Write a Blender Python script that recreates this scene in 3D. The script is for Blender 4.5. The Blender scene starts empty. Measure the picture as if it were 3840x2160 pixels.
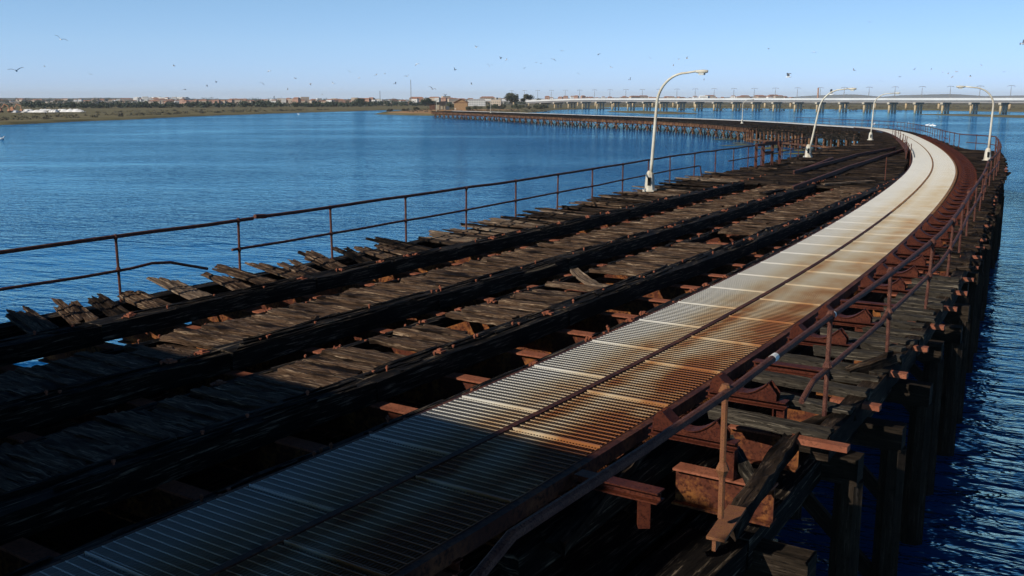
import bpy, math, random
import numpy as np
from mathutils import Vector, Matrix
R = math.radians
rnd = random.Random(11)
sc = bpy.context.scene
col = sc.collection

# ------------------------------------------------------------------ materials
def newmat(name):
    m = bpy.data.materials.new(name); m.use_nodes = True
    nt = m.node_tree
    b = nt.nodes['Principled BSDF']
    return m, nt, b
def node(nt, kind, **kw):
    n = nt.nodes.new(kind)
    for k, v in kw.items(): setattr(n, k, v)
    return n
def ramp(nt, src, stops, interp='LINEAR'):
    r = node(nt, 'ShaderNodeValToRGB'); r.color_ramp.interpolation = interp
    e = r.color_ramp.elements
    while len(e) < len(stops): e.new(0.5)
    for el, (p, c) in zip(e, stops):
        el.position = p
        el.color = (c, c, c, 1) if isinstance(c, (int, float)) else (*c, 1)
    nt.links.new(src, r.inputs[0]); return r.outputs[0]
def mixc(nt, fac, a, b, mode='MIX'):
    m = node(nt, 'ShaderNodeMix', data_type='RGBA', blend_type=mode)
    for sock, v in ((m.inputs[0], fac), (m.inputs[6], a), (m.inputs[7], b)):
        if hasattr(v, 'is_linked') or hasattr(v, 'links'): nt.links.new(v, sock)
        elif isinstance(v, (int, float)): sock.default_value = v
        else: sock.default_value = (*v, 1)
    return m.outputs[2]
def math_n(nt, op, a, b=0.0, c=0.0):
    m = node(nt, 'ShaderNodeMath', operation=op)
    for i, v in enumerate((a, b, c)):
        if hasattr(v, 'links'): nt.links.new(v, m.inputs[i])
        else: m.inputs[i].default_value = v
    return m.outputs[0]
def noise(nt, vec, scale, detail=4, rough=0.55, dist=0.0):
    n = node(nt, 'ShaderNodeTexNoise')
    n.inputs['Scale'].default_value = scale; n.inputs['Detail'].default_value = detail
    n.inputs['Roughness'].default_value = rough; n.inputs['Distortion'].default_value = dist
    if vec is not None: nt.links.new(vec, n.inputs['Vector'])
    return n.outputs['Fac']
def mapping(nt, vec, scale=(1, 1, 1), rot=(0, 0, 0), loc=(0, 0, 0)):
    m = node(nt, 'ShaderNodeMapping')
    m.inputs['Scale'].default_value = scale; m.inputs['Rotation'].default_value = rot; m.inputs['Location'].default_value = loc
    nt.links.new(vec, m.inputs['Vector']); return m.outputs[0]
def wpos(nt): return node(nt, 'ShaderNodeNewGeometry').outputs['Position']
def uvn(nt): return node(nt, 'ShaderNodeTexCoord').outputs['UV']
def bump(nt, b, h, strength=0.5, dist=0.02):
    n = node(nt, 'ShaderNodeBump'); n.inputs['Strength'].default_value = strength; n.inputs['Distance'].default_value = dist
    nt.links.new(h, n.inputs['Height']); nt.links.new(n.outputs[0], b.inputs['Normal'])

def wood(name, dark, mid, light, char=0.35, bstr=0.9, rough=0.85, lo=.45, hi=.78):
    m, nt, b = newmat(name)
    uv = uvn(nt)
    g1 = noise(nt, mapping(nt, uv, (1.3, 22, 1)), 1.0, 6, .65, .6)
    g2 = noise(nt, mapping(nt, uv, (3.5, 70, 1)), 1.0, 4, .6, .3)
    big = noise(nt, mapping(nt, uv, (0.9, 2.2, 1)), 1.0, 3, .6)
    g = math_n(nt, 'ADD', math_n(nt, 'MULTIPLY', g1, .65), math_n(nt, 'MULTIPLY', g2, .35))
    pit = noise(nt, mapping(nt, uv, (9, 34, 1)), 1.0, 3, .7)
    c = ramp(nt, g, [(.38, dark), (.455, mid), (.53, mid), (.63, light)])
    c = mixc(nt, ramp(nt, pit, [(.36, .85), (.45, 0.0)]), c, dark)
    ch = ramp(nt, big, [(char, 1.0), (char + .16, 0.0)])
    c2 = mixc(nt, ch, c, dark)
    nt.links.new(c2, b.inputs['Base Color'])
    b.inputs['Roughness'].default_value = rough
    b.inputs['Specular IOR Level'].default_value = .05
    bump(nt, b, g, bstr * .5, .012)
    return m
def rusty(name, base, rust, amt=.5, scale=3.0, rough=.75, bright=None):
    m, nt, b = newmat(name)
    p = wpos(nt)
    n1 = noise(nt, p, scale, 6, .65, .4); n2 = noise(nt, p, scale * 9, 4, .6)
    f = ramp(nt, math_n(nt, 'ADD', math_n(nt, 'MULTIPLY', n1, .75), math_n(nt, 'MULTIPLY', n2, .25)), [(max(0, .62 - amt * .4), 0.0), (.75 - amt * .25, 1.0)])
    c = mixc(nt, f, base, rust)
    c = mixc(nt, ramp(nt, n2, [(.35, 1.0), (.5, 0.0)]), c, tuple(x * .45 for x in base))
    if bright: c = mixc(nt, ramp(nt, n1, [(.6, 0.0), (.72, .7)]), c, bright)
    nt.links.new(c, b.inputs['Base Color']); b.inputs['Roughness'].default_value = rough
    b.inputs['Specular IOR Level'].default_value = .12
    bump(nt, b, n2, .35, .006)
    return m
def plain(name, c1, c2, scale=2.0, rough=.8, bstr=.1, metal=0.0):
    m, nt, b = newmat(name)
    f = noise(nt, wpos(nt), scale, 5, .6)
    nt.links.new(mixc(nt, ramp(nt, f, [(.35, 0.0), (.65, 1.0)]), c1, c2), b.inputs['Base Color'])
    b.inputs['Roughness'].default_value = rough; b.inputs['Metallic'].default_value = metal
    b.inputs['Specular IOR Level'].default_value = .3
    if bstr: bump(nt, b, f, bstr, .02)
    return m

M = {}
M['plank'] = wood('weathered_plank', (.008, .005, .0035), (.078, .047, .029), (.36, .26, .17), .36, 1.0)
M['plank_pale'] = wood('bleached_plank', (.016, .011, .008), (.125, .088, .060), (.42, .32, .225), .28, 1.0)
M['plank_dark'] = wood('sooty_plank', (.004, .003, .0022), (.032, .021, .014), (.14, .10, .068), .42, 1.0)
M['plank_grey'] = wood('grey_plank', (.006, .005, .004), (.036, .030, .023), (.16, .135, .10), .30, .9)
M['char'] = wood('charred_timber', (.002, .002, .002), (.009, .0072, .006), (.17, .13, .09), .36, 1.2, .8)
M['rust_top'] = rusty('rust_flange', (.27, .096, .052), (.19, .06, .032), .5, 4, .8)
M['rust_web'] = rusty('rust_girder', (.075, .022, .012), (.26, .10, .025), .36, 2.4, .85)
M['rust_gold'] = rusty('rust_gold_edge', (.20, .085, .03), (.38, .20, .06), .5, 3, .7)
M['rust_dark'] = rusty('dark_red_steel', (.050, .011, .006), (.085, .022, .010), .5, 5, .65)
M['rust_pipe'] = rusty('rusty_pipe', (.075, .028, .021), (.14, .06, .04), .5, 9, .7)
M['rust_edge'] = rusty('rust_channel', (.045, .014, .009), (.14, .05, .02), .35, 2, .7)
M['rust_rail'] = rusty('brown_rail', (.07, .028, .02), (.15, .055, .032), .5, 4, .7)
M['rust_far'] = rusty('rust_fascia', (.075, .034, .022), (.23, .115, .055), .45, .6, .85)
M['rust_yellow'] = rusty('rust_post', (.20, .085, .035), (.16, .06, .035), .5, 14, .8, bright=(.34, .17, .05))
M['pile'] = wood('pile_timber', (.006, .005, .004), (.022, .016, .011), (.06, .045, .032), .3, .8)
M['lamp'] = plain('cream_paint', (.60, .56, .46), (.46, .40, .30), 2.2, .45, .03)
M['lamp_glass'] = plain('lamp_glass', (.5, .5, .46), (.45, .45, .42), 3, .2, 0)
M['black'] = plain('black_hole', (.004, .004, .004), (.006, .006, .006), 3, .9, 0)
M['white'] = plain('white_band', (.75, .74, .7), (.6, .6, .57), 5, .5, 0)
M['concrete'] = plain('bridge_concrete', (.42, .37, .30), (.34, .29, .22), .35, .9, .1)
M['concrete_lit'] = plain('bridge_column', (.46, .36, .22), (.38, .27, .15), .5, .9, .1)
M['deck_white'] = plain('bridge_parapet', (.56, .56, .55), (.47, .47, .46), .08, .7, 0)
M['girder_grey'] = plain('bridge_girder', (.20, .19, .19), (.26, .25, .24), .2, .9, .0)
M['brick'] = plain('tan_brick', (.34, .21, .105), (.28, .165, .08), 1.6, .9, .2)
M['roof_tile'] = plain('roof_tile', (.15, .075, .042), (.20, .10, .055), 1.0, .9, .2)
M['shed_dark'] = plain('shed_tin', (.022, .018, .016), (.04, .03, .024), .8, .7, .1)
M['shed_wood'] = plain('shed_timber', (.085, .04, .025), (.12, .06, .035), .9, .9, .1)
M['shed_pale'] = plain('shed_screen', (.36, .31, .22), (.30, .25, .17), 1.0, .9, .1)
M['wall_white'] = plain('house_white', (.68, .66, .62), (.6, .57, .52), .02, .8, 0)
M['wall_cream'] = plain('house_cream', (.50, .41, .31), (.45, .34, .25), .02, .8, 0)
M['wall_red'] = plain('house_brick', (.34, .19, .13), (.40, .24, .17), .02, .8, 0)
M['roof_red'] = plain('house_roof', (.32, .16, .10), (.26, .13, .085), .02, .8, 0)
M['roof_grey'] = plain('house_roof_grey', (.40, .38, .36), (.34, .32, .31), .02, .8, 0)
M['window'] = plain('window_dark', (.06, .07, .085), (.05, .06, .07), .5, .3, 0)
M['salt'] = plain('salt_white', (.80, .79, .77), (.74, .73, .71), .2, .8, 0)
M['digger'] = plain('digger_orange', (.52, .26, .13), (.34, .14, .08), .5, .6, 0)
M['gull_white'] = plain('gull_white', (.75, .75, .74), (.68, .68, .68), 3, .8, 0)
M['gull_grey'] = plain('gull_grey', (.21, .22, .24), (.19, .20, .215), 3, .8, 0)
M['leaf'] = plain('leaf_olive', (.060, .068, .030), (.032, .045, .022), .5, .8, 0)
M['leaf_grey'] = plain('leaf_grey_green', (.085, .085, .045), (.05, .055, .032), .5, .8, 0)
M['leaf_dark'] = plain('leaf_dark', (.050, .066, .038), (.034, .048, .028), .08, .8, 0)
M['scrub'] = plain('scrub_dull', (.075, .064, .042), (.045, .043, .030), .1, .9, 0)
M['bark'] = plain('bark', (.09, .07, .05), (.06, .045, .032), 2, .9, .2)
M['weed'] = plain('floating_weed', (.14, .125, .035), (.09, .09, .03), 1.2, .9, .2)
M['plaster'] = plain('loading_shed_wall', (.03, .024, .019), (.02, .016, .013), .7, .9, .2)

def mat_land(name, a, b_, c, sc_=.05, stretch=(1, 1, 1)):
    m, nt, b = newmat(name)
    p = mapping(nt, wpos(nt), stretch)
    f1 = noise(nt, p, sc_, 6, .62, .4); f2 = noise(nt, p, sc_ * 12, 4, .6)
    cc = ramp(nt, math_n(nt, 'ADD', math_n(nt, 'MULTIPLY', f1, .7), math_n(nt, 'MULTIPLY', f2, .3)), [(.34, a), (.5, b_), (.66, c)])
    nt.links.new(cc, b.inputs['Base Color']); b.inputs['Roughness'].default_value = .95
    b.inputs['Specular IOR Level'].default_value = .1
    bump(nt, b, f2, .5, .3)
    return m
M['marsh'] = mat_land('marsh_grass', (.085, .075, .032), (.145, .125, .058), (.19, .155, .08), .035)
M['far_land'] = mat_land('far_fields', (.06, .065, .035), (.11, .095, .055), (.17, .13, .085), .006)
M['earth'] = mat_land('orange_earth', (.17, .13, .065), (.33, .19, .085), (.42, .25, .12), .05)
M['hill'] = mat_land('hill_scrub', (.08, .09, .07), (.13, .13, .10), (.18, .165, .13), .004)

def mat_grating(name='galvanised_grating', k=1.0):
    m, nt, b = newmat(name)
    p = wpos(nt)
    oc = node(nt, 'ShaderNodeTexCoord').outputs['UV']       # u = metres across the walkway, v = metres along it
    sep = node(nt, 'ShaderNodeSeparateXYZ'); nt.links.new(oc, sep.inputs[0])
    u, v = sep.outputs[0], sep.outputs[1]
    n1 = noise(nt, mapping(nt, oc, (1.1, .42, 1)), 1.0, 4, .6, .5)
    n2 = noise(nt, mapping(nt, oc, (3.2, 1.6, 1), loc=(7, 3, 0)), 1.0, 4, .6, .3)
    # stain belts: strongest on the strip beside the middle beam and on the outer half
    belt = ramp(nt, u, [(.0, .16), (.18, .24), (.36, .66), (.50, .66), (.56, .85), (.66, .58), (.86, .9), (1.0, .85)])
    near = ramp(nt, math_n(nt, 'MULTIPLY', v, 1 / 60.0), [(.10, 1.0), (.19, 1.0), (.28, .78), (.42, .64), (.62, .52), (.85, .30), (1.0, .24)])
    f = math_n(nt, 'MULTIPLY', math_n(nt, 'ADD', math_n(nt, 'MULTIPLY', n1, .8), math_n(nt, 'MULTIPLY', n2, .45)), math_n(nt, 'MULTIPLY', belt, near))
    fac = ramp(nt, f, [(.08, 0.0), (.26, .55), (.50, 1.0)])
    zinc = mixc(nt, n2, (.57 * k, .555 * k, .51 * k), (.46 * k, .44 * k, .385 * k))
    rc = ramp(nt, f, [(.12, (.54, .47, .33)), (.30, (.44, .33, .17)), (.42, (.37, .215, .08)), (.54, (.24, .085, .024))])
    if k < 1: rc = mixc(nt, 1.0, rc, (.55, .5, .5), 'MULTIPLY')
    nt.links.new(mixc(nt, fac, zinc, rc), b.inputs['Base Color'])
    b.inputs['Roughness'].default_value = .5; b.inputs['Specular IOR Level'].default_value = .4
    return m
M['grating'] = mat_grating(); M['grating_shade'] = mat_grating('shaded_grating', .55)  # darker copy: the shade between the slats is put into the bars' colour

def mat_water():
    m, nt, b = newmat('estuary_water')
    p = wpos(nt)
    pr = mapping(nt, p, (1, 1, 1), rot=(0, 0, R(24)))
    a = noise(nt, mapping(nt, pr, (.32, .95, .5)), 1.0, 3, .55, .5)
    c = noise(nt, mapping(nt, pr, (1.1, 2.6, 1)), 1.0, 3, .6, .4)
    d = noise(nt, mapping(nt, pr, (3.4, 7.0, 1)), 1.0, 2, .5)
    h = math_n(nt, 'ADD', math_n(nt, 'MULTIPLY', a, .72), math_n(nt, 'ADD', math_n(nt, 'MULTIPLY', c, .46), math_n(nt, 'MULTIPLY', d, .03)))
    big = noise(nt, mapping(nt, p, (.012, .028, 1)), 1.0, 4, .6, .6)
    st = math_n(nt, 'ADD', math_n(nt, 'MULTIPLY', ramp(nt, big, [(.36, 0.0), (.62, 1.0)]), .85), .30)
    hh = math_n(nt, 'MULTIPLY', h, st)
    bn = node(nt, 'ShaderNodeBump'); bn.inputs['Strength'].default_value = 1.0; bn.inputs['Distance'].default_value = .45
    nt.links.new(hh, bn.inputs['Height'])
    nt.nodes.remove(b)
    body = node(nt, 'ShaderNodeBsdfDiffuse'); body.inputs['Color'].default_value = (.002, .060, .195, 1)
    gl = node(nt, 'ShaderNodeBsdfGlossy'); gl.inputs['Color'].default_value = (.54, .93, 1.0, 1); gl.inputs['Roughness'].default_value = .06
    fr = node(nt, 'ShaderNodeFresnel'); fr.inputs['IOR'].default_value = 1.333
    mx = node(nt, 'ShaderNodeMixShader')
    for q in (gl, fr): nt.links.new(bn.outputs[0], q.inputs['Normal'])
    nt.links.new(fr.outputs[0], mx.inputs[0]); nt.links.new(body.outputs[0], mx.inputs[1]); nt.links.new(gl.outputs[0], mx.inputs[2])
    nt.links.new(mx.outputs[0], nt.nodes['Material Output'].inputs['Surface'])
    return m
M['water'] = mat_water()

# ------------------------------------------------------------------ mesh builder
class MB:
    def __init__(s): s.v = []; s.f = []; s.uv = []; s.mi = []
    def off(s): return rnd.uniform(0, 300)
    def add(s, verts, faces, uvs, mi=0):
        n = len(s.v); s.v.extend([tuple(x) for x in verts])
        for fc, u in zip(faces, uvs):
            s.f.append([n + i for i in fc]); s.uv.append(u); s.mi.append(mi)
    def obox(s, c, ax, ay, az, mi=0):
        """box from centre and three half vectors, grain along ax"""
        c, ax, ay, az = map(Vector, (c, ax, ay, az))
        P = [c + ax * i + ay * j + az * k for i in (-1, 1) for j in (-1, 1) for k in (-1, 1)]
        F = [(0, 1, 3, 2), (4, 6, 7, 5), (0, 4, 5, 1), (2, 3, 7, 6), (0, 2, 6, 4), (1, 5, 7, 3)]
        o = s.off(); lx, ly, lz = ax.length, ay.length, az.length
        U = []
        for fc in F:
            q = []
            for i in fc:
                a, b, d = (1 if i & 4 else -1), (1 if i & 2 else -1), (1 if i & 1 else -1)
                if F.index(fc) < 2: q.append((b * ly + o, d * lz + o))
                elif F.index(fc) < 4: q.append((a * lx + o, d * lz + o + 9))
                else: q.append((a * lx + o, b * ly + o))
            U.append(q)
        s.add(P, F, U, mi)
    def box(s, x0, x1, y0, y1, z0, z1, mi=0):
        s.obox(((x0 + x1) / 2, (y0 + y1) / 2, (z0 + z1) / 2), ((x1 - x0) / 2, 0, 0), (0, (y1 - y0) / 2, 0), (0, 0, (z1 - z0) / 2), mi)
    def beam(s, p0, p1, w, h, up=(0, 0, 1), mi=0):
        """beam whose TOP centre line runs p0-p1"""
        p0, p1 = Vector(p0), Vector(p1); d = p1 - p0
        side = d.cross(Vector(up)).normalized(); u = side.cross(d).normalized()
        s.obox((p0 + p1) / 2 - u * h / 2, d / 2, side * w / 2, u * h / 2, mi)
    def ibeam(s, p0, p1, w, h, t=.022, mi_top=0, mi_web=0):
        p0, p1 = Vector(p0), Vector(p1); d = p1 - p0
        side = d.cross(Vector((0, 0, 1))).normalized(); u = side.cross(d).normalized(); c = (p0 + p1) / 2
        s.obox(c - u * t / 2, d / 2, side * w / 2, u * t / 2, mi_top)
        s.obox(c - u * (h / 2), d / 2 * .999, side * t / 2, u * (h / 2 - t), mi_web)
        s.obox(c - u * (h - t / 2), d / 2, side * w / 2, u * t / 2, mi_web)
    def rough(s, p0, p1, w, t, segs=6, jit=.02, ragged=.08, up=(0, 0, 1), mi=0, sag=0.0, twist=0.0):
        """weathered plank or timber, TOP centre line p0-p1, with ragged ends and worn edges"""
        p0, p1 = Vector(p0), Vector(p1); d = p1 - p0; L = d.length
        if L < 1e-4: return
        dn = d / L; side = d.cross(Vector(up)).normalized(); u = side.cross(dn).normalized()
        K = 6                                            # cross-section: 4 across the top, 2 below
        n0 = len(s.v); o = s.off(); r = rnd.uniform
        offs = [(-.5, 0), (-.18, 0), (.18, 0), (.5, 0), (.5, -1), (-.5, -1)]
        perim = [0, .33, .67, 1.0, 1.0 + t / w, 2.0 + t / w]
        V = []
        for i in range(segs + 1):
            f = i / segs
            tw = twist * (f - .5); zz = -sag * 4 * f * (1 - f)
            for k, (a, b) in enumerate(offs):
                e = r(-ragged, ragged) if i in (0, segs) else r(-.3, .3) * L / segs * .4
                V.append(p0 + dn * (L * f + e) + side * (a * w + r(-jit, jit) * .6) + u * (b * t + r(-jit, jit) * (.55 if b == 0 else .4) + a * w * tw + zz))
        F, U = [], []
        for i in range(segs):
            for k in range(K):
                k2 = (k + 1) % K; p, q = perim[k] * w, (perim[k2] if k2 else perim[-1] + t / w) * w
                F.append((i * K + k, i * K + k2, (i + 1) * K + k2, (i + 1) * K + k))
                x0, x1 = L * i / segs + o, L * (i + 1) / segs + o
                U.append([(x0, p + o), (x0, q + o), (x1, q + o), (x1, p + o)])
        F.append(tuple(range(K))[::-1]); U.append([(a * w + o, b * t + o) for a, b in offs][::-1])
        e = segs * K
        F.append(tuple(e + k for k in range(K))); U.append([(a * w + o, b * t + o) for a, b in offs])
        s.add(V, F, U, mi)
    def tube(s, pts, rad, n=8, mi=0, caps=True):
        pts = [Vector(p) for p in pts]; V, F, U = [], [], []
        rr = rad if isinstance(rad, (list, tuple)) else [rad] * len(pts)
        a = None
        for i, p in enumerate(pts):
            d = (pts[min(i + 1, len(pts) - 1)] - pts[max(i - 1, 0)]).normalized()
            if a is None: a = d.orthogonal().normalized()
            a = (a - d * a.dot(d)).normalized(); b = d.cross(a)
            for k in range(n):
                t = 2 * math.pi * k / n; V.append(p + (a * math.cos(t) + b * math.sin(t)) * rr[i])
        o = s.off(); l = 0
        for i in range(len(pts) - 1):
            l2 = l + (pts[i + 1] - pts[i]).length
            for k in range(n):
                F.append((i * n + k, i * n + (k + 1) % n, (i + 1) * n + (k + 1) % n, (i + 1) * n + k))
                w = 2 * math.pi * rr[i] / n
                U.append([(l + o, k * w), (l + o, (k + 1) * w), (l2 + o, (k + 1) * w), (l2 + o, k * w)])
            l = l2
        if caps:
            F.append(tuple(range(n))[::-1]); U.append([(0, 0)] * n)
            e = (len(pts) - 1) * n; F.append(tuple(e + k for k in range(n))); U.append([(0, 0)] * n)
        s.add(V, F, U, mi)
    def prism(s, outline, y0, y1, mi=0):
        """outline in xz extruded along y"""
        n = len(outline)
        V = [(x, y0, z) for x, z in outline] + [(x, y1, z) for x, z in outline]
        F = [tuple(range(n)), tuple(range(2 * n - 1, n - 1, -1))] + [(i, i + n, (i + 1) % n + n, (i + 1) % n) for i in range(n)]
        s.add(V, F, [[(V[i][0], V[i][2]) for i in f] for f in F], mi)
    def build(s, name, mats, parent=None, smooth=False, local=False):
        me = bpy.data.meshes.new(name)
        V = s.v
        if parent is not None and not local:
            L = world_loc(parent); V = [(x - L[0], y - L[1], z - L[2]) for x, y, z in V]
        me.from_pydata(V, [], s.f)
        uvl = me.uv_layers.new(name='UVMap')
        flat = [c for f in s.uv for u in f for c in u]
        uvl.data.foreach_set('uv', flat)
        if not isinstance(mats, (list, tuple)): mats = [mats]
        for m in mats: me.materials.append(m)
        me.polygons.foreach_set('material_index', s.mi)
        if smooth: me.polygons.foreach_set('use_smooth', [True] * len(s.f))
        me.update()
        ob = bpy.data.objects.new(name, me); col.objects.link(ob)
        if parent is not None: ob.parent = parent
        return ob
def world_loc(o):
    p = Vector((0, 0, 0))
    while o is not None: p += o.location; o = o.parent
    return p
def tag(o, label=None, cat=None, group=None, kind=None):
    if label: o['label'] = label
    if cat: o['category'] = cat
    if group: o['group'] = group
    if kind: o['kind'] = kind
    return o
def empty(name, loc, label=None, cat=None, group=None, rz=0):
    o = bpy.data.objects.new(name, None); col.objects.link(o)
    o.location = loc; o.rotation_euler = (0, 0, rz); o.empty_display_size = .3
    return tag(o, label, cat, group)
def kids(o): return [c for c in bpy.data.objects if c.parent == o]
def copy_tree(o, parent=None, _map=None):
    if _map is None:
        _map = {}
        for c in bpy.data.objects:
            if c.parent: _map.setdefault(c.parent.name, []).append(c)
    c = o.copy(); col.objects.link(c)
    if parent is not None: c.parent = parent
    for ch in _map.get(o.name, []): copy_tree(ch, c, _map)
    return c

# ------------------------------------------------------------------ the pier's plan: a centre line s (m along) and offsets o (m to its right)
CP = [(-27.6, -29.6), (-16.2, -13.2), (-4.56, 3.12), (-1.70, 7.24), (1.14, 11.36), (3.72, 15.64), (6.24, 20.0), (9.05, 25.28), (11.8, 30.62), (14.55, 35.97), (17.6, 42.29), (21.25, 50.58), (24.98, 59.86), (28.56, 69.22), (32.1, 78.9), (36.32, 90.9), (40.6, 103.4), (45.2, 117.6), (50.9, 138.7), (53.2, 157), (52.8, 178), (49.4, 204), (42.6, 227), (33, 250), (21.5, 280), (-4, 343), (-31.6, 401), (-50, 440)]
def build_curve():
    P = np.array(CP, float); out = []
    for i in range(len(P) - 1):
        a = P[max(i - 1, 0)]; b = P[i]; c = P[i + 1]; d = P[min(i + 2, len(P) - 1)]
        n = max(2, int(np.linalg.norm(c - b) / .5))
        for k in range(n):
            t = k / n
            out.append(.5 * ((2 * b) + (-a + c) * t + (2 * a - 5 * b + 4 * c - d) * t * t + (-a + 3 * b - 3 * c + d) * t ** 3))
    out.append(P[-1]); out = np.array(out)
    def resamp(o, st=.5):
        L = np.concatenate([[0], np.cumsum(np.linalg.norm(np.diff(o, axis=0), axis=1))])
        q = np.arange(0, L[-1], st); return np.stack([np.interp(q, L, o[:, 0]), np.interp(q, L, o[:, 1])], 1)
    out = resamp(out)
    for _ in range(3):
        o2 = out.copy(); o2[12:-12] = sum(out[12 + k:len(out) - 12 + k] for k in (-12, -6, 0, 6, 12)) / 5; out = o2
    return resamp(out)
CC = build_curve(); CT = np.gradient(CC, axis=0); CT /= np.linalg.norm(CT, axis=1)[:, None]
I0 = 80
WATER = -3.5
def deck_z(y): return -min(max((y - 40) * .0085, 0), 1.1)
def frame(s):
    i = s * 2 + I0; i = min(max(i, 0), len(CC) - 1.001); k = int(i); f = i - k
    c = CC[k] * (1 - f) + CC[k + 1] * f; t = CT[k] * (1 - f) + CT[k + 1] * f; t = t / np.hypot(*t)
    return c, t
def P(s, o, z=0.0):
    c, t = frame(s)
    x, y = c[0] + t[1] * o, c[1] - t[0] * o
    return Vector((x, y, deck_z(c[1]) + z))
def heading(s):
    _, t = frame(s); return math.atan2(t[1], t[0])
def prof(pts):
    xs, ys = zip(*pts); return lambda s: float(np.interp(s, xs, ys))
inner_edge = prof([(-20, -9.03), (20, -9.05), (38, -9.0), (45, -8.4), (62, -7.4), (76, -6.7), (86, -4.4), (100, -4.0), (127, -3.7), (141, -10.5), (165, -15), (222, -15), (250, -16), (314, -14), (400, -9.8), (460, -9)])
outer_edge = prof([(-20, 3.22), (6.5, 3.17), (9.5, 3.06), (18, 3.05), (26, 2.85), (40, 2.85), (48, 3.3), (57, 3.8), (70, 4.6), (74, 4.9), (76, 4.6), (80, 3.1), (90, 2.7), (460, 2.7)])
sad_z = prof([(0, .10), (11, .09), (24, .03), (40, .0), (460, -.02)])          # the saddles stand lower further out
drift = prof([(-20, .16), (13, .13), (17, .2), (20, .3), (27, .6), (36, 1.0), (46, 1.7), (60, 2.4)])       # the tracks run straighter than the walkway

# ------------------------------------------------------------------ pier: girders, timbers, decking, trestle
pier = empty('pier', P(0, -3, WATER), 'long curved ore pier of charred timbers and rusty girders standing in the water', 'pier')
GP = 1.5
def girder_parts():
    s = -3.6
    while s < 112:
        oL, oR = inner_edge(s) + .25, 1.32
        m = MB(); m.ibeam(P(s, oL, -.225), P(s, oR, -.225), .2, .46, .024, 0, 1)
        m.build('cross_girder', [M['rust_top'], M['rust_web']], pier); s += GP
girder_parts()
def timber(off, w, h, s0, s1, ztop=.02, follow=True, seg=4.71, mat='char', jit=.022):
    s = s0
    while s < s1 - .3:
        e = min(s + seg, s1)
        m = MB(); n = max(2, int((e - s) / .55))
        # one long baulk, cut in short straight runs that follow the bend
        d0 = drift(s) if follow else 0; d1 = drift(e) if follow else 0
        zz = rnd.uniform(-.015, .015)
        o0, o1 = off + d0, off + d1
        m.rough(P(s + .01, o0, ztop + zz), P(e - .01, o1, ztop + zz), w, h, n, jit, .02)
        for _ in range(int(18 * w / .4) if s < 30 else 4):
            a_ = rnd.uniform(s + .1, e - .6); b_ = min(e - .05, a_ + rnd.uniform(.35, 1.5)); f_ = (a_ - s) / (e - s); q_ = o0 + (o1 - o0) * f_ + rnd.uniform(-.44, .44) * w
            m.rough(P(a_, q_, ztop + zz + rnd.uniform(.012, .03)), P(b_, q_ + rnd.uniform(-.03, .03), ztop + zz + rnd.uniform(.008, .028)), rnd.uniform(.025, .07), .03, 5, .008, .05)
        m.build('timber_baulk', M[mat], pier); s = e
ROWEND = 39
for off, w in ((-7.62, .42), (-6.44, .18), (-4.84, .40), (-3.84, .18), (-2.34, .40)):
    low = w < .3
    timber(off, w, .14 if low else .26, -1.0, ROWEND + (0 if off < -3 else 6), -.085 if low else .035)
timber(-.95, .22, .20, -1, 50, -.025, False)
timber(-9.12, .30, .34, -1, 74, -.06, False, 6.28) if False else None
s = -1.0
while s < 76:                                        # the outer baulk that carries the left railing
    e = s + 4.71; m = MB()
    m.rough(P(s, inner_edge(s) + .10, -.05), P(e - .02, inner_edge(e) + .10, -.05), .28, .36, 7, .02, .02)
    m.build('timber_baulk', M['char'], pier); s = e
for off in (1.45, 2.72):                              # stringers on the right of the walkway
    s = 6.0 if off < 2 else 9.5
    while s < 74:
        e = s + 4.71; m = MB()
        m.rough(P(s, off + (outer_edge(s) - 2.9) * (off > 2), -.02 if off > 2 else -.24), P(e - .05, off + (outer_edge(e) - 2.9) * (off > 2), -.02 if off > 2 else -.24), .2, .26, 7, .02, .03)
        m.build('timber_baulk', M['char' if off < 2 else 'plank_dark'], pier); s = e

def decking(name, s0, s1, fL, fR, mat, pw=.235, th=.07, z=-.005, gap_p=.0, piece=None, jit=.016, zj=.012, ragL=.03, ragR=.03, segs=5, holes=(), rot=0):
    m = MB(); s = s0; n = 0
    while s < s1:
        w = pw * rnd.uniform(.85, 1.12)
        mid = s + w / 2
        if rnd.random() > gap_p and not any(a <= mid <= b for a, b in holes):
            oL, oR = fL(mid), fR(mid)
            cuts = [oL]
            if piece:
                x = oL + rnd.uniform(.6, piece)
                while x < oR - .5: cuts.append(x); x += piece * rnd.uniform(.6, 1.25)
            cuts.append(oR)
            for a, b in zip(cuts, cuts[1:]):
                if piece and rnd.random() < gap_p: continue
                zz = z + rnd.uniform(-zj, zj); sk = rnd.uniform(-.02, .02)
                if rot and rnd.random() < rot:          # a rotten board: short at one end, or lifted
                    if rnd.random() < .5: a += rnd.uniform(.1, .45)
                    else: b -= rnd.uniform(.1, .4)
                    zz += rnd.uniform(-.03, .035)
                m.rough(P(mid - sk, a + rnd.uniform(-ragL, ragL), zz + rnd.uniform(-zj, zj)), P(mid + sk, b + rnd.uniform(-ragR, ragR), zz), w * .95, th, segs, jit, .03)
                n += 1
        s += w
    if n: m.build(name, M[mat] if isinstance(mat, str) else mat, pier)
def rowL(c): return lambda s: c + drift(s)
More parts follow.
